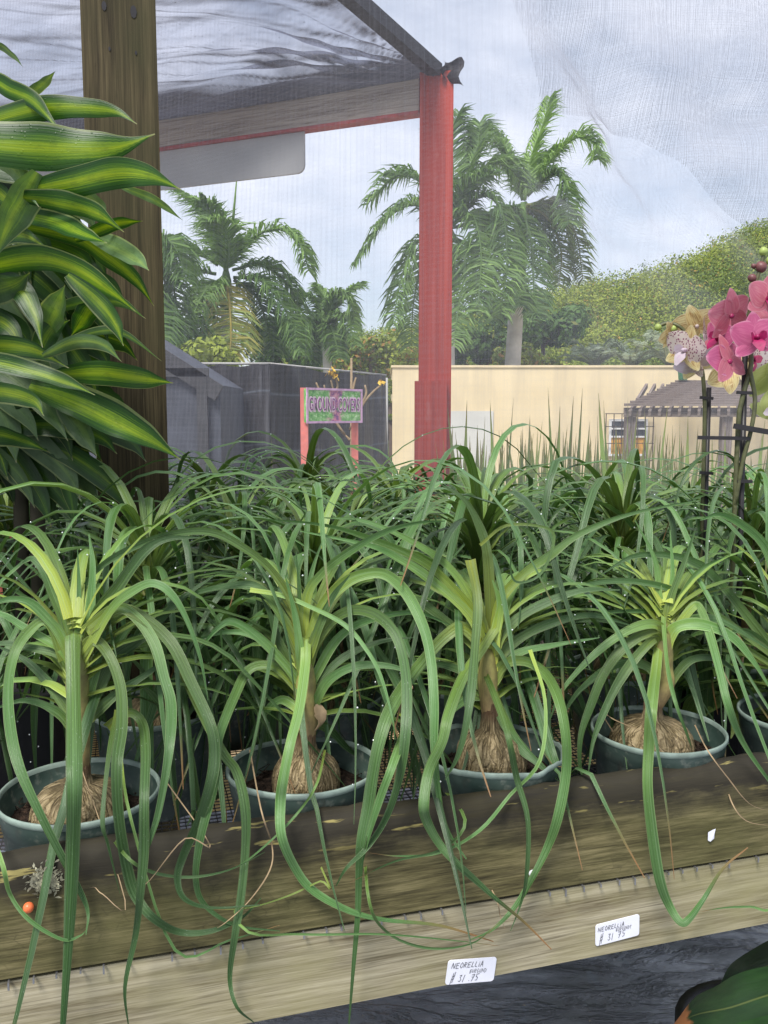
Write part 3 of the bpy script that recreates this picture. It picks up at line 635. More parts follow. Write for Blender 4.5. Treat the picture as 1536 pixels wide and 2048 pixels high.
m.add([V((el.x, 8.5, gz)), V((er.x, 8.5, gz)), er, ap, el], [(0, 1, 2, 3, 4)]); m.add([V((er.x, 8.5, gz)), V((er.x, 9.9, gz)), er + V((0, 1.4, 0)), er], [(0, 1, 2, 3)])
m.build('net_wall', M['grey_net'], sh, so, False)
m = MB(); m.add([er, er + V((0, 1.4, 0)), ap + V((0, 1.4, 0)), ap], [(0, 1, 2, 3)]); m.add([ap, ap + V((0, 1.4, 0)), el + V((0, 1.4, 0)), el], [(0, 1, 2, 3)]); m.build('roof', M['grey_net'], sh, so, False)
for A, B in ((ap, er), (ap, el)):
    m = MB(); m.bar(A + V((0, -.04, -.08)), B + V((0, -.04, -.08)), .05, .16, (0, 1, 0)); m.build('rafter', M['dark_board'], sh, so, False)
m = MB(); mid = P(300, 745, 8.46); m.bar((el.x, 8.46, mid.z), (er.x - .1, 8.46, mid.z), .05, .08, (0, 1, 0)); m.build('tie_beam', M['dark_board'], sh, so, False)
for px in (110, 405):
    c = P(px, 800, 8.46); m = MB(); m.box((c.x - .05, 8.43, gz), (.1, 0, 0), (0, .05, 0), (0, 0, mid.z - .045 - gz)); m.build('post', M['dark_board'], sh, so, False)
SY = 8.6
s1, s2 = P(613, 777, SY), P(722, 783, SY + .7); s3 = P(613, 845, SY)
sx = (s2 - s1); sx.z = 0; SW = sx.length; sx.normalize(); SH = s1.z - s3.z; so = V((s1.x, s1.y, ground_z(SY)))
sn = V((sx.y, -sx.x, 0))
st = thing('garden_sign', so, 'pink framed ground covers sign with leafy print on two red posts', 'sign')
o = s3
m = MB(); m.box(o + sn * .0, sx * SW, -sn * .03, UP * SH); m.build('board', M['sign'], st, so, False)
bd = st.children[0] if st.children else None
m = MB()
m.grid(lambda u, v: o + sx * SW * u + UP * SH * v + sn * .003, 4, 4); m.build('print', M['sign'], st, so, False)
m = MB(); t_ = .022
for (u0, v0, w_, h_) in ((-.01, -.01, SW + .02, t_), (-.01, SH + .01 - t_, SW + .02, t_), (-.01, t_ - .01, t_, SH + .02 - 2 * t_), (SW + .01 - t_, t_ - .01, t_, SH + .02 - 2 * t_)):
    m.box(o + sx * u0 + UP * v0 + sn * .006, sx * w_, sn * .012, UP * h_)
m.build('frame', M['sign_frame'], st, so, False)
def text_mesh(body, name, mat, parent, origin, size, width, offset, off, pos):
    cu = bpy.data.curves.new(name, 'FONT'); cu.body = body; cu.size = size; cu.extrude = .0015; cu.offset = offset; cu.align_x = 'CENTER'; cu.align_y = 'CENTER'; cu.space_character = 1.12
    ob = bpy.data.objects.new(name, cu); COL.objects.link(ob); bpy.context.view_layer.update()
    dg = bpy.context.evaluated_depsgraph_get(); me = bpy.data.meshes.new_from_object(ob.evaluated_get(dg)); bpy.data.objects.remove(ob); bpy.data.curves.remove(cu)
    xs = [v.co.x for v in me.vertices]; k = width / (max(xs) - min(xs))
    for v in me.vertices:
        q = pos + sx * (v.co.x * k) + UP * v.co.y + sn * (v.co.z + off); v.co = q - origin
    me.materials.clear(); me.materials.append(mat)
    ob = bpy.data.objects.new(name, me); COL.objects.link(ob); ob.parent = parent; return ob
tp = o + sx * SW * .5 + UP * SH * .52
text_mesh('GROUND COVERS', 'lettering_outline', M['sign_text_edge'], st, so, .19, SW * .95, .011, .006, tp)
text_mesh('GROUND COVERS', 'lettering', M['sign_text'], st, so, .18, SW * .91, .0, .0095, tp)
for (px, dx, py) in ((607, 0, 775), (709, .62, 842)):
    c = P(px, py, SY + dx); m = MB(); m.box(V((c.x - .036, c.y + .035, ground_z(c.y))), (.072, 0, 0), (0, .05, 0), (0, 0, c.z - ground_z(c.y))); m.build('post', M['red_pale'], st, so, False)
c = P(700, 850, 9.6); o = V((c.x, 9.6, ground_z(9.6)))
pl = thing('bare_shrub', o, 'nearly bare shrub tied to a stake, last yellow leaves, behind the sign', 'shrub')
m = MB(); m.tube([o, P(703, 716, 9.6)], [.016, .012], 6); m.build('stake', M['twig'], pl, o)
m = MB()
for br in ([(690, 870), (665, 830), (668, 790), (662, 760)], [(664, 800), (640, 780), (632, 765)], [(666, 795), (652, 785), (648, 770)], [(700, 860), (725, 810), (745, 785), (760, 772)], [(716, 822), (732, 790), (730, 770)], [(664, 790), (675, 775), (672, 758)], [(702, 800), (708, 770), (712, 755)], [(700, 880), (690, 870)]):
    m.tube(crom([P(x, y, 9.6) for x, y in br], 8), [.018 - .001 * i for i in range(9)], 5)
m.build('branches', M['twig'], pl, o)
m = MB(); rr = random.Random(5)
for (px, py, n) in ((664, 744, 16), (670, 752, 10), (763, 766, 14), (655, 748, 6)):
    clump(m, P(px, py, 9.55), (.045, .045, .04), n, .055, .5, 0, rr, .2)
m.build('yellow_leaves', M['yellow_leaf'], pl, o)

# ------------------------------------------------------------------ red framed canopy bay beyond the net
PP = V((.225, 3.7)); BD = V((-.92, .39)).normalized(); RD = V((-.45, -.89)).normalized()
ct = thing('shade_structure', (PP.x, PP.y, 0), 'red painted corner post carrying a grey timber beam and dark rafter', 'shade structure'); co = V((PP.x, PP.y, 0))
pc = P(872, 400, 3.7)
m = MB(); ang = -.045; xa = V((math.cos(ang), math.sin(ang), 0)); ya = V((-math.sin(ang), math.cos(ang), 0))
pw = 63 / FP * 3.78
m.box(V((pc.x - pw / 2, 3.7, 0)), xa * pw, ya * .06, UP * (P(872, 142, 3.7).z)); m.build('post', M['red'], ct, co, False)
m = MB(); a, b = P(829, 762, 3.66), P(894, 762, 3.66)
m.box(V((a.x, 3.655, 0)), xa * (b.x - a.x), ya * .042, UP * a.z); m.build('splice_board', M['red'], ct, co, False)
m = MB(); bl = V((BD.x, BD.y, 0)); bn = V((BD.y, -BD.x, 0)); bn = bn if bn.y > 0 else -bn
b0 = V((pc.x - pw / 2 - .003, 3.72, CZ + 1.225)); BH = .125
m.box(b0 + bl * .0, bl * 3.2, bn * .045, UP * BH); m.build('beam', M['grey_wood'], ct, co, False)
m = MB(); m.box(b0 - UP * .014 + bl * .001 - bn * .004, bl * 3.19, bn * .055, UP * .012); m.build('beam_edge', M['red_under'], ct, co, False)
m = MB(); r0 = V((pc.x + .0, 3.72, CZ + 1.375)); r1 = r0 + V((RD.x, RD.y, 0)) * 3.6
m.bar(r0, r1, .05, .05); m.build('rafter', M['hem'], ct, co, False)
m = MB(); m.grid(lambda u, v: (pc.x + .02 + .075 * u + .012 * math.sin(v * 7), 3.69 + .03 * math.sin(u * 5) - .02, CZ + 1.40 - .11 * v * (.55 + .45 * u)), 8, 6); m.build('wrapped_cloth', M['hem'], ct, co)
# panel under the beam
def pan(px, py): return PV(px, py, (b0 + bn * .01), BD)
q = [pan(-150, 392), pan(608, 345), pan(608, 255), pan(-150, 330)]
dx = V((BD.x, BD.y, 0)); x1 = (q[1] - b0).dot(dx); x0 = x1 + 2.2; zt, zb = b0.z - .016, q[1].z
pth = []; rc = .035
for k in range(7):
    a = k / 6 * math.pi / 2; pth.append((x1 + rc - rc * math.cos(a), zb + rc - rc * math.sin(a)))
pth = [(x1, zt)] + pth + [(x0, zb - .0), (x0, zt)]
m = MB(); f0 = [b0 + dx * x + UP * (z - b0.z) + bn * .012 for x, z in pth]; f1 = [p + bn * .012 for p in f0]; n = len(f0)
m.add(f0 + f1, [tuple(range(n)), tuple(range(2 * n - 1, n - 1, -1))] + [(i, (i + 1) % n, n + (i + 1) % n, n + i) for i in range(n)])
tag(m.build('hanging_panel', M['panel'], None, f0[0], False), 'blank light grey panel with rounded corner hanging under the beam', 'panel')
# canopy cloth: modelled folds, shade of creases also painted into the opacity
m = MB(); cz = CZ + 1.365
rd = V((RD.x, RD.y, 0))
cols = []
NU, NV = 260, 200
base0 = r0.copy(); base0.z = 0
def canopy(u, v):
    s, t = u * 3.3, v * 3.4            # along the beam, toward the camera
    p = base0 + bl * s + rd * t - bn * .0
    ed = math.exp(-t / .28)
    z = cz + .05 - .05 * math.exp(-t / .1)
    sag = -.16 * math.sin(min(1, t / 3.4) * math.pi) * (1 - math.exp(-s / .8))
    f = .06 * noise.noise(V((s * 1.3 + t * .9, t * 2.2 - s * .7, 1.3))) + .008 * noise.noise(V((s * 3 - t * 1.5, t * 7 + s * 2, 4.1)))
    f += .02 * ed * math.sin(t * 46 + 3 * math.sin(s * 2.2)) * min(1, s * 2)
    rad = math.atan2(t, s + .001)
    f += .03 * math.sin(rad * 24 + 2 * noise.noise(V((s, t, 9)))) * math.exp(-(s * s + t * t) / 1.1) * min(1, (s + t) * 3)
    k = min(1, s * 4) * min(1, t * 5)
    return p + UP * (z + sag + f * k - .05 * ed * k - .045 * math.exp(-t / .04)) - bn * (.012 * math.exp(-t / .03))
vsu = []
for j in range(NV + 1):
    for i in range(NU + 1):
        u, v = i / NU, (j / NV) ** 1.5
        s, t = u * 3.3, v * 3.4
        an_, ra_ = math.atan2(t, s + .02), math.hypot(s, t)
        wq = noise.noise(V((s * 1.1, t * 1.1, 6))); nz_ = noise.noise(V((s * 1.6, t * 1.2, 5)))
        band = .16 + .3 * sm((s - .35) / 1.1) * max(0, .75 + nz_ * 1.5)
        d = .95 * math.exp(-(t / band) ** 4)
        c1 = noise.noise(V((an_ * 10 + wq * 1.5, ra_ * .8, 3))); c2 = noise.noise(V((an_ * 24 + wq * 3, ra_ * 1.6, 13))); c3 = noise.noise(V((s * 2.2 + t * 2.5 + wq, t * 7 - s * 2.4 + wq * 2, 23)))
        d += .75 * max(0, 1 - abs(c1) / .09) * math.exp(-ra_ / 2.2) + .4 * max(0, 1 - abs(c2) / .16) * math.exp(-ra_ / 1.2) + .7 * max(0, 1 - abs(c3 - .12) / .07) * max(0, .3 + nz_) * math.exp(-t / 1.5)  # crease darkness painted as opacity, apart from the modelled folds
        d += .5 * max(0, c3 - .15) * math.exp(-t / 1.1)
        m.v.append(tuple(canopy(u, v))); m.u.append((s, t)); m.c.append((min(1, d), 0, 0, 1))
m.f = [(j * (NU + 1) + i, j * (NU + 1) + i + 1, (j + 1) * (NU + 1) + i + 1, (j + 1) * (NU + 1) + i) for j in range(NV) for i in range(NU)]
tag(m.build('shade_canopy', M['canopy'], None, (PP.x, PP.y, cz)), 'sagging dark shade cloth stretched over the beam, creased and wet', 'canopy')

# ------------------------------------------------------------------ net: real threads hung behind the bench
def net_pt(x, z):
    d = 0
    hx = sm((x - .35) / .5)
    d += .05 * hx * noise.noise(V((x * 2.2 + z * 1.5, z * .9 - x * .6, 3))) + .02 * hx * math.sin((x * 1.7 + z) * 9 + 2 * noise.noise(V((x * 2, z * 2, 0))))
    hz_ = sm((z - 1.45) / .7) * sm((x - .25) / .4)
    for (a, b, c, wd_) in ((.9, 1, -2.75, .10), (.7, 1, -2.95, .07), (1.3, 1, -3.35, .09), (-.35, 1, -2.0, .08), (-.15, 1, -2.28, .05), (.5, 1, -2.45, .06)):
        q = (a * x + b * z + c + .12 * noise.noise(V((x * 2, z * 2, c)))) / wd_
        d += .075 * wd_ / .08 * hz_ * math.exp(-q * q)
    d += .012 * noise.noise(V((x * 1.3, z * 1.3, 8)))
    return V((x, 2.75 + BS * x + d, z))
m = MB(); X0, X1, Z0, Z1 = -2.3, 2.6, .72, 3.15
SPC, TW = .0036, .00022
def ribbon(pts, wv):
    vs = []
    for p in pts: vs += [p - wv, p + wv]
    m.add(vs, [(2 * i, 2 * i + 1, 2 * i + 3, 2 * i + 2) for i in range(len(pts) - 1)])
nx = int((X1 - X0) / SPC); nz = int((Z1 - Z0) / SPC)
for i in range(nx):
    x = X0 + i * SPC; ribbon([net_pt(x, lerp(Z0, Z1, k / 60)) for k in range(61)], V((TW * rng.uniform(.8, 1.3), 0, 0)))
for j in range(nz):
    z = Z0 + j * SPC; ribbon([net_pt(lerp(X0, X1, k / 90), z) for k in range(91)], V((0, TW * .8, TW * rng.uniform(.7, 1.0))))
# second net layer, added to brighten the top right like folds of net
def second_layer_pt(x, z):
    p = net_pt(x, z); p.y -= .05 + .05 * noise.noise(V((x * 1.9 + z * 1.6, z * 1.1 - x, 14))) + .02 * noise.noise(V((x * 1.2 + z * 2.4, z * .6 - x * .8, 4)))
    return p
def second_layer_low(x): return 2.3 + .1 * math.sin(x * 2.4 + .6) - .22 * (x - .6) + .05 * math.sin(x * 9)
for i in range(int((X1 - .12) / SPC)):
    x = .12 + (i + rng.uniform(-.5, .5)) * SPC; zl = second_layer_low(x) + max(0, .5 - x) * 2.2
    if zl < Z1 - .1: ribbon([second_layer_pt(x, lerp(zl, Z1, k / 50)) for k in range(51)], V((TW * rng.uniform(.8, 1.3), 0, 0)))
for j in range(nz):
    z = Z0 + (j + rng.uniform(-.5, .5)) * SPC; xs = [x for x in (lerp(.12, X1, k / 160) for k in range(161)) if second_layer_low(x) + max(0, .5 - x) * 2.2 < z]
    if len(xs) > 2: ribbon([second_layer_pt(x, z) for x in xs], V((0, TW * .8, TW * .9)))
tag(m.build('shade_net', M['net'], None, (0, 2.75, Z0)), 'fine white insect netting hung like a curtain behind the bench', 'netting')

# ------------------------------------------------------------------ timber post in the bench
bx = V((1, BS, 0)).normalized(); by = V((-bx.y, bx.x, 0))
pp = P(236, 0, 1.86); pw = .146
po = V((pp.x, pp.y, 0))
tpz = thing('timber_post', po, 'square weathered brown timber post rising beside the variegated plant', 'post')
m = MB(); m.box(po - bx * pw / 2, bx * pw, by * .14, UP * 3.1); m.build('shaft', M['post_wood'], tpz, po, False)
for px, py, r in ((208, 12, .006), (267, 24, .008), (219, 98, .0028), (272, 106, .0028)):
    r_ = ray(px, py); n = -by; t = (po - EYE).dot(n) / r_.dot(n); c = EYE + r_ * t - by * .0012
    m = MB(); vs = [c + bx * r * math.cos(k * .785) * .8 + UP * r * 1.6 * math.sin(k * .785) for k in range(8)]; m.add(vs, [tuple(range(8))]); m.build('nail_hole' if r < .005 else 'knot', M['stake'], tpz, po, False)

# ------------------------------------------------------------------ bench
ZM, ZT, ZB = CZ - .707, CZ - .547, CZ - .829
bo = V((0, 1.16, 0))
bench = thing('plant_bench', bo, 'timber plant bench with a mouldy top rail and wire mesh deck', 'bench')
def along(s, d=0, z=0): return V((0, 1.16, z)) + bx * s + by * d
m = MB(); prof = [(0, .003), (0, .05), (0, .1), (.0, .132), (.004, .147), (.012, .155), (.022, .158), (.032, .156), (.042, .148), (.045, .135), (.045, .003)]
N = 160
vs, uv = [], []
for i in range(N + 1):
    s = lerp(-1.3, 1.7, i / N)
    wl = 0
    for d, z in prof:
        k = max(0, (z - .1) / .058)
        e = (.007 * noise.noise(V((s * 6, z * 20, 2))) + .005 * noise.noise(V((s * 25, z * 60, d * 60)))) * k
        bite = .03 * max(0, noise.noise(V((s * 2.5 + 9, 0, 0))) - .25) * k
        vs.append(along(s, d + e * .5 + (bite if d < .02 else 0), ZM + z + e - bite * .3)); uv.append((s, z + d * .8))
n = len(prof)
m.add(vs, [(i * n + j, (i + 1) * n + j, (i + 1) * n + j + 1, i * n + j + 1) for i in range(N) for j in range(n - 1)], uv)
m.build('top_rail', M['board_top'], bench, bo)
m = MB(); m.box(along(-1.3, .004, ZB), bx * 3, by * .04, UP * (ZM - ZB - .003)); m.build('front_board', M['board_low'], bench, bo, False)
m = MB(); pitch = .0135
for i in range(int(2.9 / pitch)): m.box(along(-1.25 + i * pitch, .012, ZM - .002), bx * .0016, by * 1.62, UP * .0016)
for i in range(int(1.6 / pitch)): m.box(along(-1.25, .05 + i * pitch, ZM - .0004), bx * 2.9, by * .0016, UP * .0016)
m.build('deck_mesh', M['wire'], bench, bo, False)
m = MB(); rr = random.Random(2)
for i in range(90):
    s = -1.2 + i * .0285 + rr.uniform(-.004, .004)
    if rr.random() < .25: continue
    m.box(along(s, -.004, ZM - .001), bx * .0022, by * .012, UP * .002); l = rr.uniform(.004, .011)
    m.box(along(s, -.0062, ZM + .001 - l), bx * .0022 + UP * rr.uniform(-.001, .001), by * .002, UP * l)
m.build('wire_ends', M['staple'], bench, bo, False)
for d in (.62, .95, 1.55):
    m = MB(); m.box(along(-1.28, d, ZM - .1), bx * 2.95, by * .04, UP * .095); m.build('joist', M['tan_wood'] if d < 1 else M['grey_wood'], bench, bo, False)
for s in (-1.1, 1.45):
    for d in (.06, 1.45):
        m = MB(); m.box(along(s, d, 0), bx * .09, by * .09, UP * (ZM - .105)); m.build('leg', M['post_wood'], bench, bo, False)
# ------------------------------------------------------------------ potted ponytail palms
ZR = CZ - .528
def clampb(p, rr):
    x, y, z = p
    d = (V((x, y, 0)) - V((0, 1.16, 0))).dot(by)
    if d < -.002: return p
    if d < .05: return V((x, y, max(z, ZT + .012)))
    return V((x, y, max(z, ZM + .012)))
def wprof(w0, taper=.5):
    def f(q):
        if q < .06: return w0 * (1.25 - 2 * q)
        if q < taper: return w0 * lerp(1.13, 1, (q - .06) / (taper - .06))
        return w0 * (lerp(1, .1, ((q - taper) / (1 - taper)) ** 1.25))
    return f
DROPS = None
M['water'] = plain('water_drop', (.75, .8, .8), .03, 1, .05, 10, 0)
def drops(t, o):
    m = MB()
    for p in DROPS:
        r = rng.uniform(.0009, .0019); q = [p + V(a) * r for a in ((1, 0, 0), (0, 1, 0), (-1, 0, 0), (0, -1, 0), (0, 0, .9), (0, 0, -1.3))]
        m.add(q, [(0, 1, 4), (1, 2, 4), (2, 3, 4), (3, 0, 4), (1, 0, 5), (2, 1, 5), (3, 2, 5), (0, 3, 5)])
    tag(m.build('water_drops', M['water'], t, o), kind='stuff')
def rand_leaf(mb, rr, c, zb, h, az=None, long=1, n=15, upr=0, ws=1):
    az = rr.random() * 6.283 if az is None else az
    q = min(1, h / .17)
    e = R(lerp(18, 72, q ** 1.2) + rr.uniform(-14, 10) + upr); L = rr.uniform(.45, .78) * long * lerp(1, .82, q)
    d = V((math.cos(az), math.sin(az), 0)); p = V(c) + UP * (zb + h) + d * .006
    e1 = R(rr.uniform(-88, -45)); k = rr.uniform(1.25, 2.1); pts = [p]; st_ = L / n
    sw = rr.uniform(-.9, .9); kink = rr.uniform(.4, .9) if rr.random() < .12 else 0
    for i in range(n):
        t = (i + .5) / n; ee = lerp(e, e1, min(1, t * k) ** lerp(.85, 1.25, q))
        a2 = az + sw * t * t; dd = V((math.cos(a2), math.sin(a2), 0))
        if kink and i > n * .55: ee -= kink
        p = clampb(p + (dd * math.cos(ee) + UP * math.sin(ee)) * st_, rr); pts.append(p)
    sd = V((-d.y, d.x, 0))
    if DROPS is not None and rr.random() < .5:
        for _ in range(rr.randint(2, 5)): DROPS.append(pts[rr.randint(3, n - 1)].lerp(pts[rr.randint(3, n - 1)], 0) + sd * rr.choice((-.009, .009)) * ws - UP * .001)
    mb.strap(pts, wprof(ws * rr.uniform(.017, .025), rr.uniform(.35, .6)), sd, rr.uniform(.1, .26), (rr.random(), q * rr.uniform(.25, .8), 1 if rr.random() < .5 else 0, 1), twist=rr.uniform(-.7, .7))
def soil_fn(c, r, z, seed):
    def fn(u, v):
        a, q = u * 6.2832, v * r
        return (c[0] + q * math.cos(a), c[1] + q * math.sin(a), z + .009 * noise.noise(V((q * math.cos(a) * 28, q * math.sin(a) * 28, seed))) + .003 * noise.noise(V((q * math.cos(a) * 120, q * math.sin(a) * 120, seed))))
    return fn
def pot_parts(t, c, o, seed, rad=.112, full=True, torn=False, bulb_r=.062, bulb_h=.075, zr=ZR, bdx=0):
    rr = random.Random(seed); z0 = ZM + .002 - zr
    squ = rr.uniform(-.03, .03); pha = rr.random() * 6
    def dist(r, z, an):
        k = 1 + squ * math.cos(2 * an + pha) + .004 * math.sin(5 * an + seed)
        zz = z
        if torn and z > -.03: zz = z - .014 * max(0, noise.noise(V((math.cos(an) * 2.2, math.sin(an) * 2.2, 3.3))) + .1) - .004 * abs(noise.noise(V((math.cos(an) * 9, math.sin(an) * 9, 1))))
        return r * k, zz
    cc = (c[0], c[1], zr); K = 56 if full else 28
    m = MB(); R_ = rad
    m.lathe(cc, [(0, z0), (R_ * .8, z0), (R_ * .82, z0 + .004), (R_ * .93, -.036), (R_ * .945, -.034), (R_ * .985, -.006)], K, dist)
    m.lathe(cc, [(R_ * .955, -.004), (R_ * .93, -.03), (R_ * .9, -.034), (R_ * .89, -.05), (R_ * .78, z0 + .008), (0, z0 + .008)], K, dist)
    m.build('pot', M['pot'], t, o)
    m = MB(); m.lathe(cc, [(R_ * .985, -.007), (R_ * 1.003, -.004), (R_ * 1.003, .001), (R_ * .985, .003), (R_ * .965, .001), (R_ * .955, -.005)], K, dist); m.build('rim', M['rim'], t, o)
    m = MB(); m.grid(soil_fn(c, R_ * .89, zr - .042, seed), 36 if full else 20, 12 if full else 6)
    if full:
        for _ in range(60):
            a = rr.random() * 6.28; q = R_ * rr.uniform(.5, .86); p = V((c[0] + q * math.cos(a), c[1] + q * math.sin(a), zr - .037)); s = rr.uniform(.002, .007)
            clump(m, p, (s, s, s * .6), 3, s * 1.6, 0, 0, rr, .2)
    if full:
        for _ in range(9):
            a = rr.random() * 6.28; q = R_ * rr.uniform(.55, .85); p = V((c[0] + q * math.cos(a), c[1] + q * math.sin(a), zr - .04))
            m.tube(crom([p + V((rr.gauss(0, .012), rr.gauss(0, .012), rr.uniform(-.002, .016))) for _ in range(4)], 8), .0007, 4)
    m.build('soil', M['soil'], t, o)
    bc = (c[0] + bdx, c[1], zr - .05)
    rid = rr.randint(17, 23)
    def bf(r, z, an):
        n_ = noise.noise(V((math.cos(an) * 2.4, math.sin(an) * 2.4, z * 14 + seed)))
        w_ = math.sin(an * rid + 3 * n_ + 30 * z)
        return r * (1 + .06 * n_ + .013 * w_ * min(1, r / .03)), z
    B, H = bulb_r, bulb_h
    m = MB(); m.lathe(bc, [(B * .93, -.01), (B * 1.0, H * .15), (B * 1.02, H * .35), (B * 1.0, H * .52), (B * .95, H * .68), (B * .84, H * .83), (B * .68, H * .94), (B * .48, H * 1.01), (.0185, H * 1.06), (.0155, H * 1.25), (.0155, H * 1.42), (.014, H * 1.6)], 56 if full else 26, bf)
    m.build('bulb', M['bulb'], t, o)
    return V((bc[0], bc[1], 0)), bc[2] + H * 1.5
def hero(mb, pts, wpx, Yp, mode, rr, dF=.035, dY=0, young=.3, taper=.55, tip=0, tilt=None, wend=None):
    ymin = min(y for _, y in pts); out = []; n = len(pts) - 1
    for i, (x, y) in enumerate(pts):
        q = i / n
        if mode == 'F':
            yt = 1700 - .12 * x; after = i >= min(range(n + 1), key=lambda k: pts[k][1])
            k = sm((y - ymin) / max(60, (yt - 110 - ymin))) if after else 0
            Y = lerp(Yp - .02 * q, front(x, y, dF + .012 * math.sin(q * 5 + x)), k)
        else: Y = Yp + dY * q
        out.append(P(x, y, Y))
    dep = (out[len(out) // 2] - EYE).dot(V((0, CT, -ST)))
    c = crom(out, max(18, 5 * n)); w0 = .76 * wpx / FP * dep
    mb.strap(c, wprof(w0, taper), None, rr.uniform(.12, .24), (rr.random(), young, tip, 1), face=True, tilt=rr.uniform(-.35, .35) if tilt is None else tilt, twist=rr.uniform(-.4, .4))
